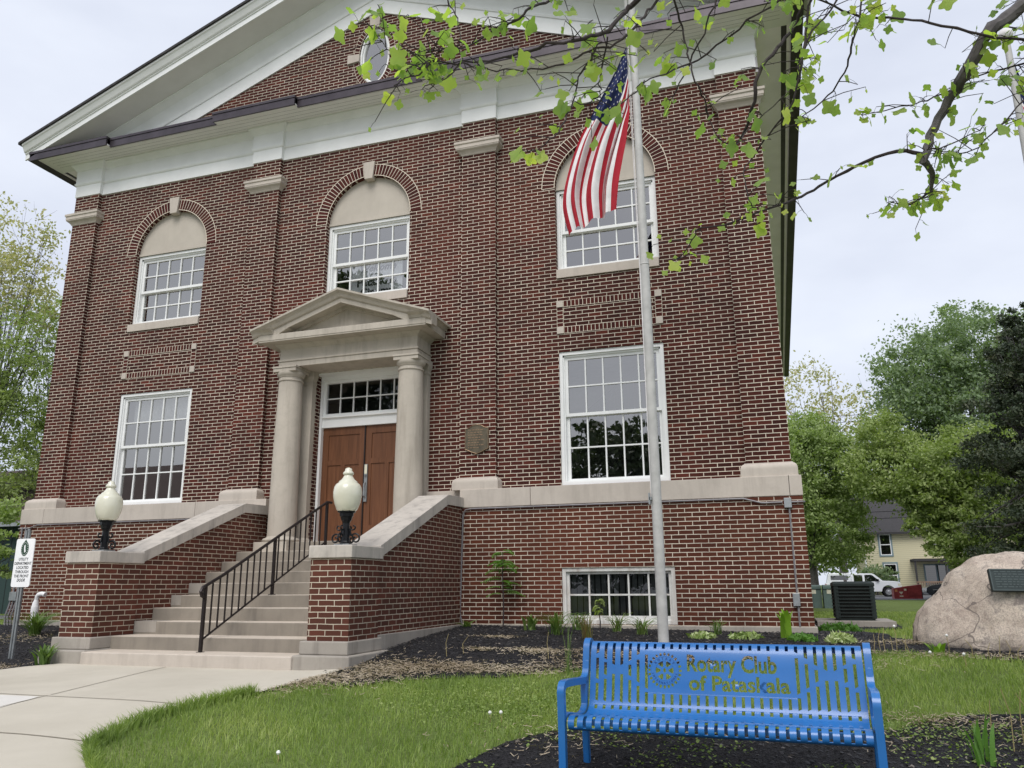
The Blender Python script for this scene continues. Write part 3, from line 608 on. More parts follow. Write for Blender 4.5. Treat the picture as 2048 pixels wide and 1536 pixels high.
m=MB();m.rings([ub(1.335,.552,3.741),ub(1.335,.552,3.84)]);m.rings([ub(1.352,.57,3.841),ub(1.352,.57,3.875)]);m.rings([ub(1.325,.545,3.876),ub(1.325,.545,4.06),ub(1.34,.56,4.075),ub(1.37,.59,4.10),ub(1.40,.62,4.13),ub(1.41,.63,4.14)])
colpart(m,'entablature',bevel=.003)
m=MB();m.rings([ub(1.592,.825,4.142),ub(1.592,.825,4.165),ub(1.597,.835,4.168),ub(1.597,.835,4.272)]);colpart(m,'portico_cornice',bevel=.004)
m=MB();s_=.342
for s in(-1,1):
    rake(m,[(-.826,4.715),(-.826,4.80),(-.85,4.805),(-.865,4.82),(-.89,4.865),(-.93,4.895),(-.95,4.905),(-.95,4.94),(.0,4.94),(.0,4.90),(-.60,4.90),(-.60,4.74),(-.80,4.74),(-.80,4.715)],(0,1.70),0,s_,s)
colpart(m,'raking_moulding')
m=MB();m.py([(-1.56,4.273),(1.56,4.273),(0,4.80)],-.55,.0)
for s in(-1,1):
    rake(m,[(-.60,4.68),(-.60,4.74),(-.54,4.74),(-.54,4.68)],(0,1.3),0,s_,s)
    a,c=sorted((s*1.30,s*1.66));
    m.py([(s*1.20,4.274),(s*1.60,4.274),(s*1.62,4.31),(s*1.0,4.37)],-.824,-.5)
    m.rings([(min(s*1.3,s*1.605),max(s*1.3,s*1.605),-.845,0,4.274),(min(s*1.3,s*1.64),max(s*1.3,s*1.64),-.87,0,4.31),(min(s*1.3,s*1.69),max(s*1.3,s*1.69),-.93,0,4.34),(min(s*1.3,s*1.70),max(s*1.3,s*1.70),-.945,0,4.352)])
colpart(m,'tympanum')
# stairs
st=[(-.96,-.76,-4.02,1.49),(-.96,-.60,-3.55,1.55)]+[(-.96,-.437+.165*i,-3.10+.35*i,1.592) for i in range(7)]+[(-.96,.722,-.52,1.592)]
stair=None
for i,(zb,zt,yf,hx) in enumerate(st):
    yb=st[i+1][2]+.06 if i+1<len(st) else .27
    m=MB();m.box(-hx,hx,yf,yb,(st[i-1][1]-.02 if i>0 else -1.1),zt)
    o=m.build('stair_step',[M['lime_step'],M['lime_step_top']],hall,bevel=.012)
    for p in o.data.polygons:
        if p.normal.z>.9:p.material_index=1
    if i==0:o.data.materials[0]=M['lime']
# repaired pale ends
for i,x in((2,-1.2),(4,-1.42),(5,-1.36)):
    zb,zt,yf,hx=st[i];m=MB();m.box(-hx-.0,x,yf-.003,yf+.30,zt-.14,zt+.003);part(m,'mortar_repair',M['found'])
# cheek walls
for s in(-1,1):
    def X(a,b):return tuple(sorted((s*a,s*b)))
    m=MB();a,c=X(1.593,2.03);m.px([(-.237,-.58),(-.237,1.21),(-.86,1.21),(-3.08,.32),(-3.11,.32),(-3.11,-.58)],a,c);ck=part(m,'cheek_wall',M['brick_stair'])
    a,c=X(1.555,2.085);m=MB();m.box(a,c,-3.82,-3.112,-.60,.32);m.build('pier',M['brick_stair'],ck)
    a,c=X(1.563,2.062)
    for y0,y1 in((-3.05,-2.096),(-2.088,-.88)):
        z=lambda y:.475+(y+3.09)*(1.345-.475)/2.21
        m=MB();m.px([(y0,z(y0)),(y1,z(y1)),(y1,z(y1)-.15),(y0,z(y0)-.15)],a,c);m.build('coping_stone',M['lime_dark'],ck,bevel=.006)
    m=MB();m.px([(-.878,1.346),(-.247,1.363),(-.247,1.21),(-.878,1.196)],a,c);m.build('coping_stone',M['lime_dark'],ck,bevel=.006)
    a,c=X(1.535,2.105);m=MB();m.box(a,c,-3.85,-3.052,.322,.468);m.build('pier_cap',M['lime_dark'],ck,bevel=.01)
    a,c=X(1.50,2.12);m=MB();m.box(a,c,-3.89,-3.05,-.745,-.600);m.build('base_stone',M['found'],ck,bevel=.012)
    a,c=X(1.47,2.20);m=MB();m.box(a,c,-3.99,-3.0,-1.15,-.747);m.build('base_stone',M['found'],ck,bevel=.015)
    a,c=X(1.593,2.065);m=MB();m.box(a,c,-3.05,-.24,-1.2,-.575);m.build('base_stone',M['found'],ck,bevel=.008)
# plaque
pq=thing('bronze_plaque','shield-shaped bronze plaque fixed to the brick pilaster right of the portico','plaque',(2.23,-.094,2.32))
sh=[(-.205,-.165),(-.15,-.185),(-.09,-.215),(0,-.245),(.09,-.215),(.15,-.185),(.205,-.165),(.205,.185),(.14,.2),(.08,.235),(0,.25),(-.08,.235),(-.14,.2),(-.205,.185)]
m=MB();m.prism(sh,lambda p,q,a:(2.23+p,a,2.32+q),-.12,-.095);m.build('plate',M['bronze'],pq)
m=MB()
for i in range(len(sh)):
    (a,b),(c,d)=sh[i],sh[(i+1)%len(sh)];m.tube([(2.23+a*.97,-.123,2.32+b*.97),(2.23+c*.97,-.123,2.32+d*.97)],.006,6)
m.build('rim',M['copper_text'],pq)
# ------------------------------------------------------------------ lettering
def text_mesh(body,size=1,offset=0,shear=0,sx=1,align='CENTER'):
    cu=bpy.data.curves.new('t','FONT');cu.body=body;cu.size=size;cu.offset=offset;cu.shear=shear;cu.align_x=align;cu.resolution_u=3
    o=bpy.data.objects.new('t',cu);COL.objects.link(o);dg=bpy.context.evaluated_depsgraph_get();me=o.evaluated_get(dg).to_mesh()
    v=[(p.co.x*sx,p.co.y) for p in me.vertices];f=[tuple(p.vertices) for p in me.polygons]
    bm=bmesh.new();bm.from_mesh(me);bmesh.ops.remove_doubles(bm,verts=bm.verts,dist=1e-5)
    loops=[];used=set();be=[e for e in bm.edges if len(e.link_faces)==1]
    adj={}
    for e in be:
        for a,b in((e.verts[0],e.verts[1]),(e.verts[1],e.verts[0])):adj.setdefault(a.index,[]).append(b.index)
    co={p.index:(p.co.x*sx,p.co.y) for p in bm.verts};seen=set()
    for s in adj:
        if s in seen:continue
        L=[s];seen.add(s);cur=s
        while True:
            nx=[k for k in adj[cur] if k not in seen]
            if not nx:break
            cur=nx[0];seen.add(cur);L.append(cur)
        if len(L)>2:loops.append([co[k] for k in L])
    bm.free();o.evaluated_get(dg).to_mesh_clear();bpy.data.objects.remove(o);bpy.data.curves.remove(cu)
    return v,f,loops
def add_text(mb,body,size,fn,**k):
    v,f,_=text_mesh(body,size,**k);mb.add([fn(a,b) for a,b in v],f)
# plaque text
m=MB()
for i in range(8):
    n=rng.integers(4,7);x=-.15
    for k in range(n):
        w_=.02+.035*rng.random();m.box(2.23+x,2.23+x+w_,-.1225,-.1205,2.47-i*.042,2.485-i*.042);x+=w_+.014
        if x>.12:break
m.build('lettering',M['copper_text'],pq)
# ------------------------------------------------------------------ cinema sign
sg=thing('cinema_sign','white paper banner with cinema lettering hung inside the window above the portico','sign',(.12,.25,5.2))
m=MB();m.box(-.45,.62,.262,.265,5.16,5.88);m.build('paper',M['signwhite'],sg)
m=MB();fn=lambda dz,dx=0.1:(lambda a,b:(dx+a,.258,dz+b))
add_text(m,'Welcome',.19,fn(5.70),shear=.3,offset=.005);add_text(m,'to the',.07,fn(5.62));add_text(m,'Pataskala',.23,fn(5.42),offset=.007);add_text(m,'Cinema',.22,fn(5.22),offset=.007)
m.build('lettering',M['ink'],sg,rec=False)
# ------------------------------------------------------------------ stair railing
rl=thing('stair_railing','dark iron handrail with balusters down the middle of the entrance steps','railing',(.03,-3.72,-.76))
xr=.03
P0=(-3.72,-.02);P1=(-1.02,1.26)
def rz(y):return P0[1]+(y-P0[0])*(P1[1]-P0[1])/(P1[0]-P0[0])
m=MB();m.tube([(xr,-3.72,-.12),(xr,-3.78,-.10),(xr,-3.80,-.05),(xr,-3.77,0),(xr,-3.72,.02)]+[(xr,y,rz(y)+.02) for y in(-3.4,-2.4,-1.4,-.98)]+[(xr,-.85,1.30)],.021,8);m.build('top_rail',M['rail'],rl,smooth=True)
m=MB();m.tube([(xr,y,rz(y)-.60) for y in(-3.72,-2.4,-1.02)],.013,6);m.build('bottom_rail',M['rail'],rl)
for y,zb,zt in((-3.72,-.765,.02),(-2.32,-.108,rz(-2.32)+.02),(-.98,.56,1.30)):
    m=MB();m.box(xr-.018,xr+.018,y-.018,y+.018,zb,zt);m.box(xr-.035,xr+.035,y-.035,y+.035,zb-.002,zb+.012);m.build('post',M['rail'],rl)
n=20
for i in range(1,n):
    y=-3.72+2.70*i/n
    if abs(y+2.32)<.07:continue
    m=MB();m.box(xr-.008,xr+.008,y-.008,y+.008,rz(y)-.6,rz(y)+.01);m.build('baluster',M['rail'],rl)
# ------------------------------------------------------------------ globe lamps
def lamp(loc,label,group=None):
    t=thing('globe_lamp',label,'lamp',loc,0,group)
    m=MB();m.lathe([(.105,.405),(.125,.425),(.155,.50),(.172,.58),(.175,.64),(.165,.70),(.145,.735),(.115,.755),(.112,.77),(.085,.79),(.06,.825),(.05,.845),(.062,.855),(.068,.87),(.06,.885),(.045,.90),(.042,.925),(.02,.94),(.002,.943)],(0,0,0),28);m.build('globe',M['globe'],t,smooth=50,local=True)
    m=MB();m.lathe([(.075,0),(.075,.02),(.055,.04),(.05,.05),(.045,.26),(.05,.28),(.065,.30),(.075,.34),(.085,.345),(.088,.385),(.11,.39),(.113,.405),(.10,.41)],(0,0,0),8);m.build('post',M['black'],t,local=True)
    m=MB();m.box(-.10,.10,-.10,.10,-.003,.014);m.build('base_plate',M['galv'],t,local=True)
    for k in range(4):
        a=PI/2*k+PI/4*0;c,s=math.cos(a),math.sin(a);m=MB()
        def sp(cx,cz,r0,r1,a0,a1,n=14):
            return [(lambda r,t_:(c*(cx+r*math.cos(t_)),s*(cx+r*math.cos(t_)),cz+r*math.sin(t_)))(r0+(r1-r0)*i/n,a0+(a1-a0)*i/n) for i in range(n+1)]
        m.tube([(c*.05,s*.05,.20)]+[(c*.07,s*.07,.12)]+sp(.135,.075,.068,.014,2.6,-5.2),.011,6)
        m.tube([(c*.05,s*.05,.12)]+[(c*.06,s*.06,.16)]+sp(.10,.215,.042,.010,3.6,8.4),.009,6)
        m.build('scroll',M['black'],t,smooth=True,local=True)
    return t
l1=lamp((1.80,-3.47,.482),'cream glass urn lamp on the right stair pier, in front of the doors')
l2=copy_tree(l1);l2.location=(-1.86,-3.47,.482);l2['label']='cream glass urn lamp on the left stair pier, under the ground floor window'
for o in(l1,l2):o['group']='urn lamps on the stair piers'
# ------------------------------------------------------------------ conduits
cd=thing('wall_conduit','grey electrical conduit with boxes at the right corner of the brick basement','conduit',(6.95,-.26,-.6))
m=MB();m.tube([(2.07,-.262,-.62),(2.02,-.262,-.42),(2.06,-.262,1.10),(2.10,-.262,1.165),(2.2,-.262,1.18),(6.35,-.262,1.18),(6.6,-.262,1.11),(6.88,-.262,1.11)],.013,6);m.tube([(7.0,-.262,1.11),(7.15,-.262,1.11),(7.175,-.23,1.11)],.013,6);m.build('long_run',M['conduit'],cd,smooth=True)
m=MB();m.tube([(6.965,-.262,1.1),(6.965,-.262,-.62)],.013,6);m.build('drop_pipe',M['conduit'],cd,smooth=True)
for z0,z1,w_ in((1.03,1.165,.05),(-.30,-.13,.045)):
    m=MB();m.box(6.95-w_,6.95+w_,-.30,-.237,z0,z1);m.build('junction_box',M['galv'],cd,bevel=.004)
cd=thing('service_conduits','pair of grey conduits and a junction box behind the sign at the left corner','conduit',(-7.0,-.27,-.65))
for dx in(0,.09):
    m=MB();m.tube([(-7.06+dx,-.262,1.15),(-7.06+dx,-.262,-.1)],.015,6);m.build('pipe',M['conduit'],cd)
m=MB();m.box(-7.09,-6.92,-.32,-.237,-.22,-.06);m.build('junction_box',M['galv'],cd,bevel=.004)
for dx in(-.02,.05,.12):
    m=MB();m.tube([(-7.06+dx,-.28,-.22),(-7.08+dx,-.29,-.35),(-7.12+dx,-.30,-.5),(-7.08+dx,-.30,-.75)],.017,6);m.build('pipe',M['conduit'],cd,smooth=True)
m=MB();m.tube([(-7.16,-.26,1.12),(-6.9,-.262,1.12),(-6.7,-.262,1.18),(-2.1,-.262,1.18)],.012,6);m.build('long_run',M['conduit'],cd,smooth=True)
# vent pipe
vp=thing('vent_pipe','white plastic vent pipe with an elbow, left of the stairs by the brick basement','pipe',(-6.27,-.45,-.72))
m=MB();m.tube([(-6.27,-.45,-.78),(-6.27,-.45,-.42)],.055,14);m.tube([(-6.27,-.45,-.425),(-6.27,-.45,-.33)],.066,14);m.build('riser',M['pvc'],vp,smooth=35)
m=MB();m.tube([(-6.27,-.45,-.331),(-6.27,-.45,-.27),(-6.26,-.45,-.20)],[.062,.055,.036],14);m.build('vented_coupling',M['pvc'],vp,smooth=35)
m=MB();m.tube([(-6.26,-.45,-.201),(-6.25,-.45,-.14),(-6.22,-.45,-.11),(-6.16,-.44,-.095),(-6.09,-.43,-.11)],[.036,.04,.042,.042,.045],14);m.build('elbow',M['pvc'],vp,smooth=35)
# ------------------------------------------------------------------ utility sign
us=thing('utility_sign','white notice sign with a green oval emblem on a steel post, left of the steps','sign',(-3.06,-3.62,-.93),0)
lx=-.0
m=MB()
for dx in(-.035,.012):m.box(-3.06+dx,-3.06+dx+.026,-3.63,-3.60,-1.15,.78)
m.box(-3.083,-3.045,-3.612,-3.60,-1.15,.80);m.build('post',M['galv'],us)
def rrect(x0,x1,z0,z1,r,n=5):
    P=[]
    for cx,cz,a0 in((x1-r,z1-r,0),(x0+r,z1-r,90),(x0+r,z0+r,180),(x1-r,z0+r,270)):
        P+=[(cx+r*math.cos(R(a0+90*i/n)),cz+r*math.sin(R(a0+90*i/n))) for i in range(n+1)]
    return P
m=MB();m.prism(rrect(-3.21,-2.885,.02,.665,.03),lambda p,q,a:(p,a,q),-3.645,-3.635);pl=m.build('panel',M['signwhite'],us)
cx=-3.045
m=MB();el=[(cx+.066*math.cos(2*PI*i/32),.53+.098*math.sin(2*PI*i/32)) for i in range(32)];m.prism(el,lambda p,q,a:(p,a,q),-3.648,-3.6455);m.prism([(cx-.03,.615),(cx+.03,.615),(cx,.655)],lambda p,q,a:(p,a,q),-3.6478,-3.6455);m.build('emblem',M['signgreen'],pl)
m=MB();m.prism([(cx-.016,.57),(cx+.006,.585),(cx+.010,.53),(cx+.022,.49),(cx+.0,.475),(cx-.010,.52)],lambda p,q,a:(p,a,q),-3.650,-3.6482)
for i in range(18):
    a=2*PI*i/18;m.box(cx+.054*math.cos(a)-.0035,cx+.054*math.cos(a)+.0035,-3.650,-3.6482,.53+.083*math.sin(a)-.004,.53+.083*math.sin(a)+.004)
m.build('emblem_detail',M['signwhite'],pl)
m=MB()
for i,tx in enumerate(('UTILITY','DEPARTMENT','LOCATED','THROUGH','THE FRONT')):add_text(m,tx,.052,lambda a,b,i=i:(cx-.0+a*.92,-3.6462,.372-i*.056+b),offset=.0012)
add_text(m,'DOOR',.056,lambda a,b:(cx+a*.85,-3.6462,.092+b),shear=.3,offset=.0015);m.build('lettering',M['ink'],pl,rec=False)
# ------------------------------------------------------------------ flagpoles and flags
fp=thing('flagpole','tall tapered aluminium flagpole standing behind the blue bench','flagpole',(5.37,-2.08,-.75))
m=MB();m.tube([(5.37,-2.08,-.9),(5.37,-2.08,1),(5.37,-2.08,3.5),(5.37,-2.08,6),(5.37,-2.08,8.2),(5.37,-2.08,11)],[.066,.064,.060,.055,.050,.042],20);m.build('pole',M['alu'],fp,smooth=True)
for z in(1.46,4.18,6.8):
    m=MB();m.lathe([(.060,-.01),(.065,0),(.060,.01)],(5.37,-2.08,z),18);m.build('joint_collar',M['alu'],fp,smooth=True)
m=MB();m.tube([(5.30,-2.09,10.9),(5.295,-2.10,7.6),(5.31,-2.10,4.0),(5.31,-2.10,.9)],.005,5);m.tube([(5.285,-2.06,10.9),(5.27,-2.07,7.6),(5.30,-2.07,4.0),(5.31,-2.10,.9)],.005,5);m.build('halyard',M['flagwhite'],fp)
m=MB();m.box(5.29,5.32,-2.15,-2.09,1.02,1.06);m.box(5.28,5.30,-2.15,-2.10,.97,1.11);m.build('cleat',M['galv'],fp)
def crv(pts,t):
    n=len(pts)-1;x=t*n;i=min(int(x),n-1);f=x-i
    p0,p1,p2,p3=pts[max(i-1,0)],pts[i],pts[i+1],pts[min(i+2,n)]
    return [.5*((2*p1[k])+(-p0[k]+p2[k])*f+(2*p0[k]-5*p1[k]+4*p2[k]-p3[k])*f*f+(-p0[k]+3*p1[k]-3*p2[k]+p3[k])*f**3) for k in range(len(p0))]
def flag(name,label,loc,top,mid,bot,yfold,nf=3.5,ph=0):
    # top/bot: curves (x,y,z) of the upper and lower edge from hoist to fly
    def P(a,b,off=0):
        T=crv(top,a);Bq=crv(bot,a)
        e=b+.03*math.sin(2*PI*(b*2+ph))*min(1,a*3)
        x,y,z=[T[k]+(Bq[k]-T[k])*e for k in range(3)]
        fo=min(1,.15+a*1.6)*yfold
        y+=fo*math.sin(2*PI*nf*b+a*1.8+ph)+.35*fo*math.sin(2*PI*nf*2.3*b+3*a)
        x+=.25*fo*math.cos(2*PI*nf*b+a*2.1+ph)
        return (x,y+off,z)
    nb=78;na=60;vs=[P(i/na,j/nb) for i in range(na+1) for j in range(nb+1)];m=MB();fs=[];mi=[]
    for i in range(na):
        for j in range(nb):
            a=(i+.5)/na;b=(j+.5)/nb;k=0 if int(b*13)%2==0 else 1
            if a<.4 and b<7/13:k=2
            fs.append((i*(nb+1)+j,(i+1)*(nb+1)+j,(i+1)*(nb+1)+j+1,i*(nb+1)+j+1));mi.append(k)
    m.add(vs,fs);m.mi=mi
    ob=m.build('flag_cloth',[M['red'],M['flagwhite'],M['navy']],None,smooth='all',rec=False)
    ob.name=name;tag(ob,label,'flag')
    s=MB()
    for r in range(9):
        for c in range(6 if r%2==0 else 5):
            a0=.4*((c+.5)/6 if r%2==0 else (c+1)/6);b0=7/13*(r+.7)/9.6
            for off in(-.006,.006):
                pts=[]
                for k in range(10):
                    rr=.0135 if k%2==0 else .0055
                    an=2*PI*k/10;pts.append(P(a0+rr*math.cos(an)*.62,b0+rr*math.sin(an)*1.15,off))
                ctr=P(a0,b0,off);s.add([ctr]+pts,[(0,1+k,1+(k+1)%10) for k in range(10)])
    s.build('stars',M['flagwhite'],ob,rec=False)
    return ob
flag('national_flag','limp stars and stripes flag at half mast on the pole in front of the facade',None,
 [(5.27,-2.10,7.60),(5.08,-2.16,7.15),(4.80,-2.2,6.66),(4.52,-2.2,6.18),(4.33,-2.2,5.62),(4.27,-2.2,5.18),(4.36,-2.2,4.73)],None,
 [(5.27,-2.10,6.72),(5.27,-2.1,6.5),(5.24,-2.1,6.30),(5.20,-2.1,6.05),(5.13,-2.1,5.75),(5.06,-2.1,5.42),(5.01,-2.1,5.03)],.065,2.7)
fp2=thing('flagpole','white flagpole with a ball finial at the right edge behind the tree branches','flagpole',(9.37,-4,-.9))
m=MB();m.tube([(9.37,-4,-.95),(9.37,-4,2),(9.38,-4,5.28)],[.05,.045,.03],14);m.build('pole',M['alu'],fp2,smooth=True)
m=MB();m.lathe([(.002,-.07),(.04,-.055),(.068,-.02),(.07,.01),(.05,.05),(.002,.07)],(9.38,-4,5.37),16);m.build('finial',M['flagwhite'],fp2,smooth=True)
flag('hanging_flag','limp dark blue starred flag on the pole at the right edge',None,
 [(9.40,-4.0,5.12),(9.47,-4.0,4.6),(9.44,-4.0,4.05),(9.43,-4.0,3.5),(9.42,-4,3.0),(9.44,-4,2.6)],None,
 [(9.42,-4.0,4.2),(9.62,-4.0,4.0),(9.72,-4.0,3.7),(9.78,-4.0,3.3),(9.76,-4,2.9),(9.78,-4,2.5)],.06,2.5,.3)
# ------------------------------------------------------------------ blue bench
BW=1.83
bench=thing('park_bench','blue perforated steel bench with club lettering and wheel emblem cut in its back','bench',(6.2876,-6.891,-1.270),-.051)
SG=[1]
# sheet profile (u depth, h height) from front lip to the rear curl
PR=[(.035,.365),(.012,.375),(.0,.395),(.004,.42),(.022,.438),(.05,.447),(.10,.447),(.16,.437),(.23,.424),(.30,.413),(.37,.406),(.43,.408),(.475,.42),(.505,.442),(.525,.475),(.54,.52),(.553,.57),(.566,.63),(.58,.69),(.592,.745),(.604,.79),(.617,.825),(.634,.85),(.657,.865),(.682,.866),(.704,.855),(.715,.835),(.717,.815)]
PRs=[]
for i in range(4*(len(PR)-1)+1):PRs.append(crv(PR,i/(4*(len(PR)-1))))
AL=[0]
for a,b in zip(PRs,PRs[1:]):AL.append(AL[-1]+math.dist(a,b))
TT=AL[-1]
def prof(t):
    t=max(0,min(TT,t));i=min(max(int(np.searchsorted(AL,t))-1,0),len(AL)-2);f=(t-AL[i])/(AL[i+1]-AL[i])
    return (PRs[i][0]+(PRs[i+1][0]-PRs[i][0])*f,PRs[i][1]+(PRs[i+1][1]-PRs[i][1])*f)
def t_of_h(h):      # on the back part
    best=0
    for i in range(len(AL)-1):
        u0,h0=PRs[i];u1,h1=PRs[i+1]
        if u0>.47 and u0<.66 and h0<=h<=h1:return AL[i]+(AL[i+1]-AL[i])*(h-h0)/(h1-h0+1e-9)
    return best
def t_of_u(u):
    for i in range(len(AL)-1):
        if i>12 and PRs[i][0]<=u<=PRs[i+1][0]:return AL[i]
    return 0
t_top=t_of_h(.8499)+.028
H=lambda y:t_of_h(max(.445,.87-(y-212)/683*.43)) if y>245 else t_of_h(.849)+.02*(245-y)/30
slots=[]
pat={0:[(222,340,1),(385,610,-1),(650,830,-1)],1:[(222,400,-1),(430,565,-1),(605,835,-1)],2:[(222,455,-1),(550,835,1)],3:[(222,455,1),(550,840,-1)],4:[(222,410,1),(450,570,-1),(608,840,-1)],5:[(222,345,1),(395,630,-1),(665,840,-1)],6:[(222,292,1),(340,690,-1),(725,843,-1)]}
ns=30
for c in range(ns):
    s0=.063+.0588*c;k=c if c<7 else (29-c if c>22 else None)
    L=pat[k] if k is not None else [(222,282,0),(738,845,0)]
    for y0,y1,sl in L:
        e=.011*(sl if c<15 else -sl) if sl else 0
        a,b=H(y1),H(y0);w_=.0105
        slots.append([(s0-w_,a+.003-e*.5),(s0+w_,a+.003+e*.5),(s0+w_,b),(s0-w_,b)])
    a=t_of_h(.446);slots.append([(s0-w_,a-.020),(s0+w_,a-.020),(s0+w_,a+.014),(s0-w_,a+.014)])
    slots.append([(s0-w_,t_of_u(.20)),(s0+w_,t_of_u(.20)),(s0+w_,t_of_u(.41)),(s0-w_,t_of_u(.41))])
    slots.append([(s0-w_,.035),(s0+w_,.035),(s0+w_,.135),(s0-w_,.135)])
islands=[]
def area(l):return sum(l[i][0]*l[(i+1)%len(l)][1]-l[(i+1)%len(l)][0]*l[i][1] for i in range(len(l)))/2
def cut_text(body,x0,x1,t0,t1,refh):
    v,f,loops=text_mesh(body,1,.030,0,1,'LEFT')
    xs=[p[0] for l in loops for p in l];mx,Mx=min(xs),max(xs)
    for l in loops:
        L=[(x0+(x1-x0)*(a-mx)/(Mx-mx),t0+(t1-t0)*b/refh) for a,b in l]
        q=l[0];inside=sum(1 for o in loops if o is not l and inpoly(q[0],q[1],o))
        (islands if inside%2 else slots).append(L)
    return
cut_text('Rotary Club',.697,1.289,t_of_h(.692),t_of_h(.799),.73)
cut_text('of Pataskala',.707,1.366,t_of_h(.573),t_of_h(.668),.73)
# serifs are cut as small slots under and over the stems
# wheel emblem
ec=(.543,(t_of_h(.69)))
for k in range(24):
    a=2*PI*k/24;da=.085
    slots.append([(ec[0]+r*math.cos(a+d),ec[1]+r*math.sin(a+d)) for r,d in((.099,-da),(.114,-da*.8),(.121,0),(.114,da*.8),(.099,da))])
for k in range(6):
    a=PI/2+2*PI*k/6+PI/6;P_=[]
    for j in range(5):
        d=-.34+.17*j;P_.append((ec[0]+.062*math.cos(a+d),ec[1]+.062*math.sin(a+d)))
    P_+= [(ec[0]+.028*math.cos(a+.2),ec[1]+.028*math.sin(a+.2)),(ec[0]+.028*math.cos(a-.2),ec[1]+.028*math.sin(a-.2))]
    slots.append(P_)
slots.append([(ec[0]+.010*math.cos(2*PI*i/8),ec[1]+.015*math.sin(2*PI*i/8)) for i in range(8)])
def flat(outer,holes):
    bm=bmesh.new();loops=[outer]+holes
    vv=[bm.verts.new((a,b,0)) for l in loops for a,b in l]
    for t_ in tessellate_polygon([[Vector((a,b,0)) for a,b in l] for l in loops]):
        try:bm.faces.new([vv[i] for i in t_])
        except ValueError:pass
    for i in range(1,len(AL)-1,1):
        bmesh.ops.bisect_plane(bm,geom=bm.verts[:]+bm.edges[:]+bm.faces[:],plane_co=(0,AL[i],0),plane_no=(0,1,0),dist=1e-6)
    return bm
sheet=flat([(.012,0),(BW-.012,0),(BW-.012,TT),(.012,TT)],slots)
for isl in islands:
    b2=flat(isl,[]);me=bpy.data.meshes.new('x');b2.to_mesh(me);b2.free();sheet.from_mesh(me);bpy.data.meshes.remove(me)
for v in sheet.verts:
    u,h=prof(v.co.y);v.co=Vector((v.co.x-BW/2,u,h))
bmesh.ops.recalc_face_normals(sheet,faces=sheet.faces)
def mesh_from(bm,name,mat,parent,smooth=True):
    me=bpy.data.meshes.new(name);bm.to_mesh(me);bm.free();me.materials.append(mat)
    if smooth:me.polygons.foreach_set('use_smooth',[True]*len(me.polygons))
    return link(bpy.data.objects.new(name,me),parent)
# split into seat and backrest
ts=t_of_h(.47);uh=prof(ts)[1]
for nm,keep in(('seat',lambda f:f.calc_center_median().y<.522),('backrest',lambda f:f.calc_center_median().y>=.522)):
    b2=sheet.copy();bmesh.ops.delete(b2,geom=[f for f in b2.faces if not keep(f)],context='FACES')
    o=mesh_from(b2,nm,M['blue'],bench);mo=o.modifiers.new('s','SOLIDIFY');mo.thickness=.006;mo.offset=0;es=o.modifiers.new('e','EDGE_SPLIT');es.split_angle=R(40)
    if nm=='backrest':back=o
sheet.free()
# ring lettering of the emblem
m=MB()
def bp(a,b,off=-.0045):
    u,h=prof(b);return (a-BW/2,u+off,h)
def arc_text(body,r,a0,a1,inv=False,size=.022):
    n=len(body)
    for i,ch in enumerate(body):
        a=a0+(a1-a0)*(i+.5)/n;v,f,_=text_mesh(ch,size,.0008);th=a-PI/2 if not inv else a+PI/2
        rr=r if not inv else r
        m.add([bp(ec[0]+rr*math.cos(a)+x*math.cos(th)-(y-.008)*math.sin(th),ec[1]+rr*math.sin(a)+x*math.sin(th)+(y-.008)*math.cos(th)) for x,y in v],f)
arc_text('ROTARY',.080,R(150),R(30));arc_text('INTERNATIONAL',.080,R(188),R(352),True,.018)
mi_=plain('engraved_blue',(.008,.045,.19),.4);m.build('emblem_lettering',mi_,back,local=True,rec=False)
m=MB()
for r in(.094,.064):
    m.tube([bp(ec[0]+r*math.cos(2*PI*i/48),ec[1]+r*math.sin(2*PI*i/48),-.003) for i in range(49)],.0022,5,False)
m.build('emblem_ring',M['blue'],back,local=True,smooth=True)
# end frames
for s in(-1,1):
    xa=s*(BW/2);xo=s*(BW/2+.045)
    def bar(path,nm,w=.05,th=.028):
        m=MB();n=len(path);vs=[];P2=[Vector((p[0],p[1])) for p in path]
        for i in range(n):
            d=(P2[min(i+1,n-1)]-P2[max(i-1,0)]).normalized();nn=Vector((-d.y,d.x))*th/2
            x0,x1=sorted((xa,xo))
            for (x,sg_) in((x0,-1),(x1,-1),(x1,1),(x0,1)):vs.append((x,P2[i].x+nn.x*sg_,P2[i].y+nn.y*sg_))
        fs=[(i*4+k,i*4+(k+1)%4,(i+1)*4+(k+1)%4,(i+1)*4+k) for i in range(n-1) for k in range(4)]+[(3,2,1,0),tuple(4*(n-1)+k for k in range(4))]
        m.add(vs,fs);return m.build(nm,M['blue'],bench,local=True,bevel=.007,smooth=True)
    arm=[(-.005,-.0),(-.005,.30),(-.01,.45),(-.015,.56)]+[(.035+.052*math.cos(a_),.588+.052*math.sin(a_)) for a_ in [PI*.98,PI*.85,PI*.7,PI*.55]]+[(.10,.640),(.25,.632),(.40,.622),(.50,.618),(.555,.635),(.585,.68),(.60,.74),(.615,.80),(.632,.845),(.665,.868),(.70,.862),(.722,.835),(.72,.805)]
    bar([crv(arm,i/60) for i in range(61)],'arm_frame',th=.045)
    bar([crv(PR[1:20],i/40) for i in range(41)],'side_rail',th=.03)
    bar([(.52,.62),(.525,.46),(.53,.30),(.555,.0)],'rear_leg',th=.045)
m=MB();m.box(-BW/2,BW/2,.25,.29,.36,.395);m.build('cross_bar',M['blue'],bench,local=True)
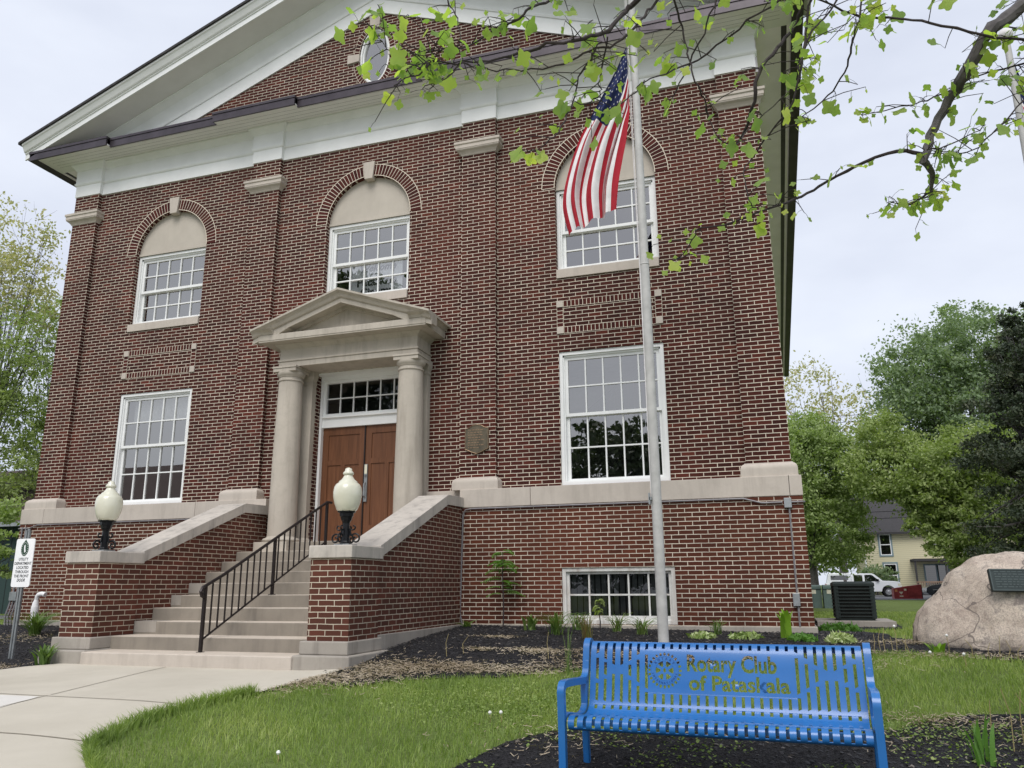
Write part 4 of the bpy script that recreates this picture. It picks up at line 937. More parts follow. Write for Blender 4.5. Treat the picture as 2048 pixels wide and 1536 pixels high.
# ------------------------------------------------------------------ ground sheets
def grid_axis(segs):
    out=[]
    for a,b,st in segs:
        n=max(1,int(round((b-a)/st)));out+=[a+(b-a)*i/n for i in range(n)]
    return out+[segs[-1][1]]
gx=grid_axis([(-300,-60,40),(-60,-12,6),(-12,14,.25),(14,30,2),(30,120,10),(120,400,40)])
gy=grid_axis([(-120,-40,16),(-40,-14,3),(-14,6,.25),(6,24,1.5),(24,80,8),(80,500,60)])
V=[(x,y,ground_z(x,y)) for y in gy for x in gx];nx=len(gx)
F=[(j*nx+i,j*nx+i+1,(j+1)*nx+i+1,(j+1)*nx+i) for j in range(len(gy)-1) for i in range(nx-1)]
o=npmesh('ground',V,F,M['lawn']);tag(o,kind='structure',label='green lawn around the town hall')
def sheet_poly(name,poly,off,mat,kind='structure',step=.25,label=None):
    bm=bmesh.new();vv=[bm.verts.new((x,y,0)) for x,y in poly]
    for t_ in tessellate_polygon([[Vector((x,y,0)) for x,y in poly]]):
        try:bm.faces.new([vv[i] for i in t_])
        except ValueError:pass
    xs=[p[0] for p in poly];ys=[p[1] for p in poly]
    for x in gx:
        if min(xs)<x<max(xs):bmesh.ops.bisect_plane(bm,geom=bm.verts[:]+bm.edges[:]+bm.faces[:],plane_co=(x,0,0),plane_no=(1,0,0),dist=1e-5)
    for y in gy:
        if min(ys)<y<max(ys):bmesh.ops.bisect_plane(bm,geom=bm.verts[:]+bm.edges[:]+bm.faces[:],plane_co=(0,y,0),plane_no=(0,1,0),dist=1e-5)
    for v in bm.verts:v.co.z=ground_z(v.co.x,v.co.y)+off
    bmesh.ops.recalc_face_normals(bm,faces=bm.faces)
    if bm.faces and sum(f.normal.z for f in bm.faces)<0:bmesh.ops.reverse_faces(bm,faces=bm.faces)
    o=mesh_from(bm,name,mat,None,False);tag(o,label,kind=kind);return o
walk=[(-1.55,-3.2),(1.8,-3.2),(2.15,-3.95),(2.02,-4.6),(1.98,-5.26),(1.87,-5.6),(1.80,-6.02),(1.76,-6.45),(1.82,-6.87),(1.95,-7.28),(2.31,-7.6),(3.2,-8.2),(6,-9.4),(14,-10.3),(14,-14),(-14,-14),(-14,-9),(-9,-6.8),(-4,-5.3),(-2.05,-4.62),(-1.99,-4.34),(-1.80,-3.95)]
bedA=[(2.0,-.2),(2.0,-3.9),(1.94,-4.05),(1.95,-4.9),(1.93,-5.3),(2.10,-4.98),(2.29,-4.74),(2.62,-4.7),(2.98,-4.33),(3.46,-4.13),(3.95,-4.02),(4.5,-3.68),(5.4,-3.40),(6.39,-2.97),(7.3,-2.45),(7.9,-2.15),(8.3,-2.22),(9.1,-2.6),(10.5,-2.8),(12,-2.4),(12.2,-.5),(11,.6),(9,.3),(8.3,-.9),(8.05,-.6),(8.1,.6),(7.9,3.0),(8.8,4.1),(8.9,6.2),(7.1,6.4),(7.1,-.2)]
bedB=[(4.35,-7.2),(4.54,-6.5),(4.68,-6.0),(4.95,-5.64),(5.69,-5.46),(6.44,-5.33),(7.5,-5.09),(7.75,-4.80),(8.15,-4.54),(8.52,-4.46),(9.6,-4.3),(11,-4.6),(11.5,-6.5),(9,-8.0),(6,-8.4)]
bedC=[(-1.95,-4.3),(-2.3,-4.75),(-4,-5.35),(-6,-5.2),(-8,-4),(-8.4,-1.5),(-7.8,-.15),(-2.0,-.15),(-2.0,-3.9)]
sheet_poly('walkway',walk,.022,M['walk'])
sheet_poly('mulch_bed',bedA,.012,M['mulch']);sheet_poly('mulch_bed',bedB,.012,M['mulch']);sheet_poly('mulch_bed',bedC,.012,M['mulch'])
sheet_poly('road',[(-60,3.0),(-9.5,3.0),(-9.0,6.5),(-60,9)],.015,M['asphalt'])
sheet_poly('road',[(-60,58),(80,58),(80,66),(-60,66)],.02,M['asphalt']);sheet_poly('road',[(-60,-22),(60,-22),(60,-31),(-60,-31)],.02,M['asphalt'])
sheet_poly('parking_lot',[(11.2,40),(40,40),(40,57.9),(10.5,57.9)],.012,M['asphalt'])
def strip(p0,p1,w,name,mat,off):
    d=Vector((p1[0]-p0[0],p1[1]-p0[1])).normalized();n=Vector((-d.y,d.x))*w/2
    return sheet_poly(name,[(p0[0]+n.x,p0[1]+n.y),(p0[0]-n.x,p0[1]-n.y),(p1[0]-n.x,p1[1]-n.y),(p1[0]+n.x,p1[1]+n.y)],off,mat)
for a,b in(((-.17,-4.05),(.13,-5.92)),((-3.6,-5.90),(.13,-5.98)),((.13,-5.98),(1.78,-6.0)),((.13,-5.95),(.25,-9.5)),((1.82,-7.18),(-3,-7.35))):
    strip(a,b,.014,'walk_joint',M['joint'],.0265)
sheet_poly('walk_slab',[(-.10,-6.03),(.11,-6.03),(.18,-6.50),(-1.2,-6.55),(-2.6,-6.02)],.0262,M['walk_new'])
for o in bpy.data.objects:
    if o.name.startswith(('walk_joint','walk_slab')):o['kind']='structure'
# ------------------------------------------------------------------ grass, clover, chips, straw
def in_any(x,y,polys):
    c=np.zeros(len(x),bool)
    for p in polys:c|=inpoly_np(x,y,p)
    return c
cam_xy=(6.76,-12.2)
def scatter(n,x0,x1,y0,y1,ok):
    out=[]
    X=rng.uniform(x0,x1,n);Y=rng.uniform(y0,y1,n)
    dx,dy=X-cam_xy[0],Y-cam_xy[1];k=(dy>1.5)&(dx/dy>-1.25)&(dx/dy<.42);X,Y=X[k],Y[k];k=ok(X,Y);return np.stack([X[k],Y[k]],1)
NZ={}
def gz(a):return ground_np(a[:,0],a[:,1])
def blades(P,h0,h1,w,lean,seg=2,z=None):
    n=len(P);z=gz(P) if z is None else z
    h=rng.uniform(h0,h1,n);an=rng.uniform(0,2*PI,n);ln=rng.uniform(.1,1,n)*lean*h;fa=rng.uniform(0,2*PI,n)
    ww=w*rng.uniform(.6,1.3,n);ux,uy=np.cos(fa)*ww/2,np.sin(fa)*ww/2;lx,ly=np.cos(an)*ln,np.sin(an)*ln
    V=np.zeros((n,5,3),np.float32)
    V[:,0]=np.stack([P[:,0]-ux,P[:,1]-uy,z-.005],1);V[:,1]=np.stack([P[:,0]+ux,P[:,1]+uy,z-.005],1)
    V[:,2]=np.stack([P[:,0]+lx*.35+ux*.8,P[:,1]+ly*.35+uy*.8,z+h*.6],1);V[:,3]=np.stack([P[:,0]+lx*.35-ux*.8,P[:,1]+ly*.35-uy*.8,z+h*.6],1)
    V[:,4]=np.stack([P[:,0]+lx,P[:,1]+ly,z+h],1)
    b=np.arange(n)[:,None]*5
    F=np.concatenate([b+np.array([[0,1,2]]),b+np.array([[0,2,3]]),b+np.array([[3,2,4]])])
    return V.reshape(-1,3),F
bld=[(-7.3,-.3),(7.3,-.3),(7.3,18),(-7.3,18)]
nolawn=[walk,bedA,bedB,bedC,bld]
def patch(x,y):return .35*np.sin(x*1.9+1.3*np.sin(y*1.1))*np.sin(y*2.3+1.7*np.sin(x*.8+1))+.15*np.sin(x*5.1+y*3.3)*np.sin(y*4.7-x*2.2)
lawn_ok=lambda x,y:~in_any(x,y,nolawn)
A1=scatter(150000,1.6,9.6,-9.6,-2.0,lambda x,y:lawn_ok(x,y)&(rng.random(len(x))<(.6+.6*(patch(x,y)+.3))))
A2=scatter(60000,1.6,13,-9,14,lambda x,y:lawn_ok(x,y)&(y>-4))
A3=scatter(9000,-14,-1.5,-6.5,2.5,lambda x,y:lawn_ok(x,y))
v1,f1=blades(A1,.028,.08,.006,1.0);v2,f2=blades(A2,.04,.08,.012,.8);v3,f3=blades(A3,.04,.08,.014,.8)
# longer fringe along the walk edge
fr=[]
edge=[(1.96,-5.35),(1.87,-5.6),(1.80,-6.02),(1.76,-6.45),(1.82,-6.87),(1.95,-7.28),(2.31,-7.6),(3.2,-8.2)]
for (a,b),(c,d) in zip(edge,edge[1:]):
    for _ in range(500):
        k=rng.random();fr.append((a+(c-a)*k+abs(rng.normal(0,.05))-.02,b+(d-b)*k))
v4,f4=blades(np.array(fr),.05,.13,.007,1.1)
Vs=[];Fs=[];off=0
for v,f in((v1,f1),(v2,f2),(v3,f3),(v4,f4)):Vs.append(v);Fs.append(f+off);off+=len(v)
tag(npmesh('grass',np.concatenate(Vs),np.concatenate(Fs),M['grass']),'short mown spring grass on the lawn','grass',kind='stuff')
# clover / ground-cover leaves: little tilted discs
def discs(P,r0,r1,h0,h1,z=None,k=5):
    n=len(P);z=gz(P) if z is None else z;r=rng.uniform(r0,r1,n);h=rng.uniform(h0,h1,n);V=np.zeros((n,k,3),np.float32);tx,ty=rng.normal(0,.45,n),rng.normal(0,.45,n);a0=rng.uniform(0,6,n)
    for i in range(k):
        a=a0+2*PI*i/k;dx,dy=np.cos(a)*r,np.sin(a)*r*.75;V[:,i]=np.stack([P[:,0]+dx,P[:,1]+dy,z+h+dx*tx+dy*ty],1)
    F=np.arange(n)[:,None]*k+np.arange(k)[None,:];return V.reshape(-1,3),F
def cl(x,y):
    d=np.hypot((x-4.9)/1.5,(y+5.0)/.75);e=np.hypot((x-7.6)/1.6,(y+5.1)/.35)
    return rng.random(len(x))<np.maximum(np.maximum(1.3-d,1.1-e),.3*(in_any(x,y,[bedB])&(patch(x*1.7,y*1.7)>.05)))
C1=scatter(60000,3.0,9.5,-8.2,-3.4,lambda x,y:~in_any(x,y,[walk,bedA])&cl(x,y))
v,f=discs(C1,.006,.014,.01,.055);tag(npmesh('clover',v,f,M['clover']),'low clover and weeds spreading through the lawn and under the bench','ground cover',kind='stuff')
# mulch chips
def chips(P,s0,s1,z=None):
    n=len(P);z=gz(P)+.012 if z is None else z;s=rng.uniform(s0,s1,n);V=np.zeros((n,4,3),np.float32)
    a=rng.uniform(0,2*PI,n);dx,dy=np.cos(a)*s,np.sin(a)*s;wx,wy=-np.sin(a)*s*.35,np.cos(a)*s*.35;up=rng.uniform(.0,.6,n)*s
    V[:,0]=np.stack([P[:,0]-dx,P[:,1]-dy,z],1);V[:,1]=np.stack([P[:,0]+wx,P[:,1]+wy,z+.004],1);V[:,2]=np.stack([P[:,0]+dx,P[:,1]+dy,z+up],1);V[:,3]=np.stack([P[:,0]-wx*.6,P[:,1]-wy*.6,z+.3*s+up*.7],1)
    b=np.arange(n)[:,None]*4
    return V.reshape(-1,3),np.concatenate([b+np.array([[0,1,3]]),b+np.array([[1,2,3]]),b+np.array([[0,3,2]])])
Pm=scatter(90000,1.9,12,-8.3,6,lambda x,y:in_any(x,y,[bedA,bedB]))
Pm2=scatter(12000,-8.4,-1.9,-5.4,-.3,lambda x,y:in_any(x,y,[bedC]))
v,f=chips(np.concatenate([Pm,Pm2]),.009,.028);tag(npmesh('mulch_chips',v,f,M['chip']),'loose black wood mulch chips on the planting beds','mulch',kind='stuff')
# dry straw
def straw(P,l0,l1,w=.0022):
    n=len(P);z=gz(P)+.02;l=rng.uniform(l0,l1,n);a=rng.uniform(0,2*PI,n);V=np.zeros((n,6,3),np.float32)
    nx_,ny_=-np.sin(a)*w,np.cos(a)*w;bend=rng.normal(0,.3,n)
    for i,t_ in enumerate((-.5,0,.5)):
        px=P[:,0]+np.cos(a)*l*t_+nx_/w*bend*l*t_*t_;py=P[:,1]+np.sin(a)*l*t_+ny_/w*bend*l*t_*t_;zz=z+rng.uniform(0,.025,n)
        V[:,2*i]=np.stack([px-nx_,py-ny_,zz],1);V[:,2*i+1]=np.stack([px+nx_,py+ny_,zz+.003],1)
    b=np.arange(n)[:,None]*6;return V.reshape(-1,3),np.concatenate([b+np.array([[0,1,3,2]]),b+np.array([[2,3,5,4]])])
pts=[]
for cx,cy,sx,sy,n in((2.35,-4.35,.35,.35,900),(2.75,-3.9,.30,.22,800),(3.2,-3.75,.25,.12,300),(3.9,-3.75,.45,.12,700),(4.0,-2.9,.2,.08,260),(3.2,-1.9,.18,.05,120),(3.35,-2.9,.12,.05,120),(2.15,-4.75,.12,.25,400),(4.5,-3.4,.25,.15,220),(8.4,-2.35,.6,.12,500),(8.4,-1.3,.35,.12,400),(7.8,-4.8,.5,.10,300),(5.0,-5.9,.35,.25,150),(8.3,-5.1,.7,.3,150),(5.9,-2.95,.9,.14,1500),(-2.6,-4.6,.5,.2,500),(-5.0,-1.7,.5,.3,260),(6.6,-5.4,.8,.15,120)):
    n=int(n*1.3);q=np.stack([rng.normal(cx,sx,n),rng.normal(cy,sy,n)],1);pts.append(q[~inpoly_np(q[:,0],q[:,1],walk)])
v,f=straw(np.concatenate(pts),.02,.085);tag(npmesh('dry_straw',v,f,M['straw']),'dead straw and grass clippings scattered over the mulch','straw',kind='stuff')
# ------------------------------------------------------------------ plants
def leaf_clump(name,label,cat,loc,n,h0,h1,spread,w,mat,group=None,droop=.8):
    x,y=loc;z=ground_z(x,y);vs=[];fs=[]
    for i in range(n):
        a=rng.uniform(0,2*PI);h=rng.uniform(h0,h1);s=rng.uniform(.3,1)*spread;bx,by=rng.normal(0,.03,2);ww=w*rng.uniform(.7,1.2);k=len(vs)
        for j in range(5):
            t_=j/4;r=s*t_**1.3;zz=h*(t_*1.7-droop*t_*t_);e=ww*(1-t_**2.5)*.5+.0004
            cx,cy=bx+math.cos(a)*r,by+math.sin(a)*r;nx_,ny_=-math.sin(a)*e,math.cos(a)*e
            vs+=[(cx-nx_,cy-ny_,zz),(cx+nx_,cy+ny_,zz+.003)]
        fs+=[(k+2*j,k+2*j+1,k+2*j+3,k+2*j+2) for j in range(4)]
    o=npmesh(name,vs,fs,mat);o.location=(x,y,z);return tag(o,label,cat,group)
gl='daylily clumps along the foundation'
leaf_clump('daylily_clump','large arching daylily clump at the left corner of the basement window','plant',(3.85,-1.35),90,.22,.36,.42,.014,M['lily'],gl)
leaf_clump('daylily_clump','small daylily clump under the left end of the basement window','plant',(3.98,-.62),40,.18,.28,.26,.012,M['lily'],gl)
leaf_clump('daylily_clump','daylily clump under the middle of the basement window','plant',(4.55,-.75),44,.18,.30,.28,.012,M['lily'],gl)
leaf_clump('daylily_clump','daylily clump just left of the flagpole foot','plant',(4.95,-1.05),50,.16,.28,.3,.012,M['lily'],gl)
leaf_clump('grass_tuft','reddish grass tuft behind the left end of the bench back','plant',(4.35,-1.75),60,.22,.36,.2,.007,leafmat('reddish_grass',[(.12,.10,.03),(.22,.14,.06),(.16,.22,.05)],.2))
leaf_clump('grass_tuft','tall thin grass tuft in front of the mulch near the bench arm','plant',(4.67,-3.95),12,.35,.6,.08,.006,M['lily'],None,.7)
leaf_clump('grass_tuft','small grass tuft by the foundation behind the bench middle','plant',(5.9,-.8),40,.14,.24,.18,.009,M['lily'])
leaf_clump('broadleaf_plant','bright broad-leaved young plant against the foundation, second from the corner','plant',(6.78,-1.0),14,.30,.42,.22,.075,M['bright_leaf'])
leaf_clump('broadleaf_weed','two-leaved bright green seedling in front of the boulder','plant',(8.30,-2.15),7,.10,.15,.14,.07,M['bright_leaf'])
leaf_clump('broadleaf_weed','dandelion weed clump in the mulch left of the daylilies','plant',(3.35,-.85),22,.16,.26,.2,.04,M['lily'])
leaf_clump('weed_clump','leafy weed growing against the left stair base stone','plant',(-1.95,-4.12),34,.16,.30,.24,.035,M['lily'])
leaf_clump('weed_clump','straggly grass clump beside the vent pipe','plant',(-5.1,-1.45),170,.26,.46,.55,.013,M['lily'])
leaf_clump('weed_clump','low weeds at the foot of the sapling corner beside the stair wall','plant',(2.25,-.55),26,.05,.12,.25,.02,M['lily'])
leaf_clump('tulip_plant','broad blue-green tulip leaves at the right end of the front bed','plant',(7.93,-5.75),9,.2,.36,.12,.032,M['sapling'],None,.7)
def bushy(name,label,loc,r,h,n,mat,ls=.02):
    x,y=loc;z=ground_z(x,y);P=rng.normal(0,1,(n,3));P/=np.linalg.norm(P,axis=1)[:,None];P*=rng.uniform(.5,1,n)[:,None]
    V=np.zeros((n,4,3),np.float32);c=np.stack([P[:,0]*r,P[:,1]*r,np.abs(P[:,2])*h+.01],1);d1=rng.normal(0,ls,(n,3));d2=rng.normal(0,ls*.6,(n,3))
    V[:,0]=c-d1;V[:,1]=c+d2;V[:,2]=c+d1;V[:,3]=c-d2
    o=npmesh(name,V.reshape(-1,3),np.arange(n*4).reshape(n,4),mat);o.location=(x,y,z);return tag(o,label,'plant')
bushy('variegated_plant','pale variegated mound beside the right corner of the foundation',(7.4,-1.35),.18,.12,420,M['pale_leaf'])
bushy('variegated_plant','pale variegated ground plant behind the bench lettering',(5.75,-1.25),.2,.07,260,M['pale_leaf'])
bushy('variegated_plant','pale variegated plants left of the broad-leaved plant',(6.3,-1.15),.24,.08,320,M['pale_leaf'])
bushy('weed_clump','low green weeds right behind the bench, near the corner',(6.95,-1.25),.2,.08,220,M['sapling'],.025)
bushy('weed_clump','green weeds on the mulch in front of the condenser pad',(7.6,2.2),.35,.15,500,M['sapling'],.025)
def sapling(name,label,loc,h,spread,nl,mat,z0=.4,compound=True):
    x,y=loc;z=ground_z(x,y);t=thing(name,label,'sapling',(x,y,z))
    m=MB();m.tube([(0,0,-.05),(.01,0,h*.3),(-.01,.01,h*.65),(.0,0,h*.96)],[.011,.009,.007,.003],6);m.build('stem',M['twig'],t,local=True)
    m=MB();vs=[];fs=[]
    for i in range(nl):
        zz=h*rng.uniform(z0,1);a=rng.uniform(0,2*PI);L=spread*rng.uniform(.6,1)*(1.15-.55*(zz/h-z0)/(1-z0))
        for j in range(9):
            f=.2+.8*j/8;px,py,pz=math.cos(a)*L*f,math.sin(a)*L*f,zz+.10*f-.13*f*f
            for s in(-1,1):
                l=.055*(1.1-.5*f);dx,dy=-math.sin(a)*s,math.cos(a)*s;k=len(vs);cx,sx=math.cos(a),math.sin(a)
                vs+=[(px,py,pz),(px+dx*l*.5+cx*.014,py+dy*l*.5+sx*.014,pz+.004),(px+dx*l,py+dy*l,pz-.018),(px+dx*l*.5-cx*.014,py+dy*l*.5-sx*.014,pz)];fs.append((k,k+1,k+2,k+3))
    npmesh('foliage',vs,fs,mat,t);return t
sapling('tree_sapling','slim young sapling with feathery leaves against the basement wall',(2.82,-.55),1.14,.34,34,M['sapling'],.42)
sapling('tree_sapling','tiny sapling in front of the basement window',(4.27,-.55),.42,.12,10,M['t_olive'],.6)
def dandelion(x,y,h,label,head=True):
    z=ground_z(x,y);t=thing('dandelion',label,'flower',(x,y,z));m=MB();m.tube([(0,0,-.02),(.008,0,h*.5),(0,.005,h)],.0035,5);m.build('stem',M['stem'],t,local=True)
    if head:
        b=MB();b.lathe([(.002,-.016),(.010,-.012),(.016,0),(.011,.011),(.002,.016)],(0,.005,h+.015),10);b.build('seed_head',M['seedhead'],t,local=True,smooth=True)
dandelion(7.93,-2.0,.26,'dandelion seed head between the bench and the boulder')
dandelion(8.42,-2.16,.19,'dandelion seed head in front of the boulder foot')
dandelion(8.42,-2.95,.12,'dandelion seed head on the grass below the boulder plaque')
dandelion(8.15,-2.75,.10,'short dandelion on the grass at the mulch edge')
dandelion(4.37,-5.49,.06,'left dandelion puff on the grass beside the bench arm');dandelion(4.47,-5.50,.07,'right dandelion puff on the grass beside the bench arm')
dandelion(3.27,-6.88,.05,'dandelion puff low on the grass near the walkway')
sp=[(7.68,-2.1,.2),(7.76,-2.05,.24),(7.8,-2.1,.27),(7.87,-2.15,.18),(8.0,-2.1,.15),(8.05,-2.15,.2),(8.6,-2.4,.2),(8.75,-2.42,.17),(8.82,-2.5,.25),(8.9,-2.45,.2),(9.0,-2.5,.16),(3.05,-3.25,.26),(3.2,-3.1,.2),(8.05,-5.5,.35),(8.2,-5.45,.42),(8.28,-5.4,.4),(8.35,-5.3,.36),(8.3,-5.6,.3),(4.25,-3.2,.3)]
for i,(x,y,h) in enumerate(sp):
    z=ground_z(x,y);m=MB();m.tube([(x,y,z-.02),(x+rng.normal(0,.02),y,z+h*.6),(x+rng.normal(0,.035),y,z+h)],[.004,.0035,.0025],5);o=m.build('dry_stalk',M['stem'])
    tag(o,'bare dry flower stalk standing in the mulch bed','stalk','dry flower stalks in the beds')
# ------------------------------------------------------------------ boulder
def boulder():
    top=[(8.28,-.5),(8.31,-.30),(8.46,-.10),(8.70,.14),(8.93,.31),(9.2,.36),(9.7,.35),(10.3,.18),(10.8,-.1),(11.15,-.45),(11.2,-.6)]
    top=[(8.27,-.5),(8.31,-.34),(8.50,-.15),(8.74,.12),(8.97,.29),(9.22,.34),(9.7,.34),(10.3,.2),(10.8,-.08),(11.15,-.45),(11.2,-.6)]
    bm=bmesh.new();bmesh.ops.create_icosphere(bm,subdivisions=6,radius=1)
    for v in bm.verts:
        d=v.co.normalized();q=max(1e-3,math.sqrt(max(0,1-d.x*d.x)));x=9.735+1.46*d.x;tz=lerp(x,top);zc=-.60
        wy=.86*max(1e-3,1-abs(d.x)**3.2)**.5
        cy,sz=d.y/q,d.z/q;cy=math.copysign(abs(cy)**.85,cy);sz=math.copysign(abs(sz)**.85,sz)
        yy=wy*cy;zz=(tz-zc if sz>0 else .38*max(.05,1-d.x**4)**.5)*sz
        p=Vector((x,-1.05+yy+(.03-.13*cy)*max(sz,0),zc+zz))
        n_=noise.fractal(p*1.6,1.0,2.1,5)*.045+noise.noise(p*.9)*.06+noise.fractal(p*5,1,2,4)*.02
        cr=abs(noise.noise(p*1.15+Vector((3,1,7))))
        if cr<.03:n_-=.03*(1-cr/.03)
        # chipped facets
        f=noise.cell(p*1.7);n_+=(f-.5)*.0
        v.co=p+(p-Vector((9.7,-1.05,-.5))).normalized()*n_
    vs=[tuple(v.co) for v in bm.verts];fs=[tuple(v.index for v in f.verts) for f in bm.faces];bm.free()
    m=MB();m.add(vs,fs);o=m.build('boulder',M['boulder'],smooth='all');tag(o,'big pinkish granite boulder resting on the mulch at the right edge','boulder');return o
bo=boulder()
bp_=thing('boulder_plaque','rectangular green patina plaque bolted to the granite boulder','plaque',(9.49,-1.80,.01),0)
bp_.rotation_euler=(R(-14),R(1.0),R(6))
m=MB();m.box(-.52,.52,-.03,.03,-.125,.125);m.build('plate',M['verdigris'],bp_,local=True,bevel=.008)
m=MB();frame_rect(m,-.515,.515,-.12,.12,.012,-.036,-.028);m.build('rim',M['verdigris_text'],bp_,local=True)
m=MB()
for i in range(7):
    x=-.47
    while x<.46:
        w_=rng.uniform(.02,.07);m.box(x,min(x+w_,.48),-.0335,-.029,.085-i*.028,.097-i*.028);x+=w_+.014
m.build('lettering',M['verdigris_text'],bp_,local=True)
# ------------------------------------------------------------------ condenser
pd=thing('concrete_pad','thin concrete pad under the dark air conditioning condenser','pad',(8.0,5.1,-.8))
m=MB();m.box(7.36,8.72,4.45,5.85,-.95,-.685);m.build('slab',M['found'],pd,bevel=.01)
ac=thing('air_conditioner','dark green louvred air conditioning condenser beside the building corner','air conditioner',(8.05,5.1,-.684))
cx,cy=8.07,5.06;h=.36
m=MB();m.box(cx-h+.03,cx+h-.03,cy-h+.03,cy+h-.03,-.684,-.64);m.build('base',M['ac'],ac)
m=MB();m.box(cx-h+.02,cx+h-.02,cy-h+.02,cy+h-.02,-.64,-.06);m.build('coil',M['interior'],ac)
for sx,sy in((-1,-1),(1,-1),(1,1),(-1,1)):
    w_=.09;a,b=sorted((cx+sx*h,cx+sx*(h-w_)));c,d=sorted((cy+sy*h,cy+sy*(h-w_)));m=MB();m.box(a,b,c,d,-.655,-.03);m.build('corner_post',M['ac'],ac,bevel=.015)
m=MB()
for i in range(9):
    z=-.62+i*.063
    for (x0,x1,y0,y1) in((cx-h+.05,cx+h-.05,cy-h-.012,cy-h+.02),(cx-h-.012,cx-h+.02,cy-h+.05,cy+h-.05),(cx+h-.02,cx+h+.012,cy-h+.05,cy+h-.05)):m.box(x0,x1,y0,y1,z,z+.018)
m.build('louvres',M['ac'],ac)
m=MB();m.rings([(cx-h-.01,cx+h+.01,cy-h-.01,cy+h+.01,-.06),(cx-h-.01,cx+h+.01,cy-h-.01,cy+h+.01,.0),(cx-h+.04,cx+h-.04,cy-h+.04,cy+h-.04,.03)]);m.build('lid',M['ac'],ac,bevel=.01)
m=MB();m.tube([(cx+.1,cy-.3,-.6),(7.6,4.9,-.74),(7.25,4.6,-.70)],.02,6);m.build('refrigerant_line',M['black'],ac,smooth=True)
# transformer cabinets
def cabinet(x0,x1,y,h,label,stk):
    z=ground_z((x0+x1)/2,y);t=thing('utility_cabinet',label,'utility cabinet',((x0+x1)/2,y+.4,z))
    m=MB();m.rings([(x0,x1,y,y+.8,z-.05),(x0,x1,y,y+.8,z+h-.05),(x0+.02,x1-.02,y+.03,y+.78,z+h)]);m.build('housing',M['cab'],t,bevel=.01)
    m=MB();m.box(x0-.02,x1+.02,y-.02,y+.06,z+h*.8,z+h*.83);m.box((x0+x1)/2-.004,(x0+x1)/2+.004,y-.006,y,z,z+h*.8);m.build('door_seam',M['ac'],t)
    m=MB();m.box(x0+stk,x0+stk+.14,y-.008,y-.002,z+h*.62,z+h*.82);m.build('warning_sticker',M['label'],t)
cabinet(8.17,9.25,19.0,.80,'wide grey-green transformer cabinet behind the condenser',.12)
cabinet(7.55,8.12,19.2,.80,'narrow grey-green cabinet nearest the building corner',.25)
# ------------------------------------------------------------------ vehicles (length along x, facing +x)
def wheel(t,x,y,z,r,s):
    w=MB();n=24
    w.lathe([(r*.6,-.11),(r*.93,-.11),(r,-.07),(r,.07),(r*.93,.11),(r*.6,.11)],(0,0,0),n);w.v=[(a+x,c+y,b+z) for a,b,c in w.v];ty=w.build('tyre',M['tyre'],t,smooth=40,local=True)
    w=MB();w.lathe([(.02,s*.128),(r*.2,s*.128),(r*.25,s*.114),(r*.5,s*.113),(r*.62,s*.122),(r*.62,0),(.02,0)],(0,0,0),n);w.v=[(a+x,c+y,b+z) for a,b,c in w.v];w.build('rim',M['chrome'],ty,smooth=30,local=True)
    return ty
def arc(cx,cz,r,a0,a1,n=8):return [(cx+r*math.cos(R(a0+(a1-a0)*i/n)),cz+r*math.sin(R(a0+(a1-a0)*i/n))) for i in range(n+1)]
def car_body(t,prof,half,mat,taper=.08,zt=1.0,name='body'):
    # outline prism with tumblehome
    m=MB();n=len(prof);vs=[]
    for y,k in((-half,1),(-half*.96,0),(half*.96,0),(half,1)):
        pass
    tri=tessellate_polygon([[Vector((p,q,0)) for p,q in prof]])
    def yy(q,s):return s*(half-max(0,q-zt)*taper*2.2)
    vs=[(p,yy(q,-1),q) for p,q in prof]+[(p,yy(q,1),q) for p,q in prof]
    m.add(vs,[(i,(i+1)%n,n+(i+1)%n,n+i) for i in range(n)]+[tuple(a) for a in tri]+[tuple(i+n for i in a) for a in tri]);return m.build(name,mat,t,local=True,bevel=.02,smooth=30)
def side_glass(t,poly,half,zt,taper,mat,name='window'):
    for s in(-1,1):
        m=MB();m.add([(p,s*(half-max(0,q-zt)*taper*2.2+.006),q) for p,q in poly],[tuple(range(len(poly)))]);m.build(name,mat,t,local=True,rec=False)
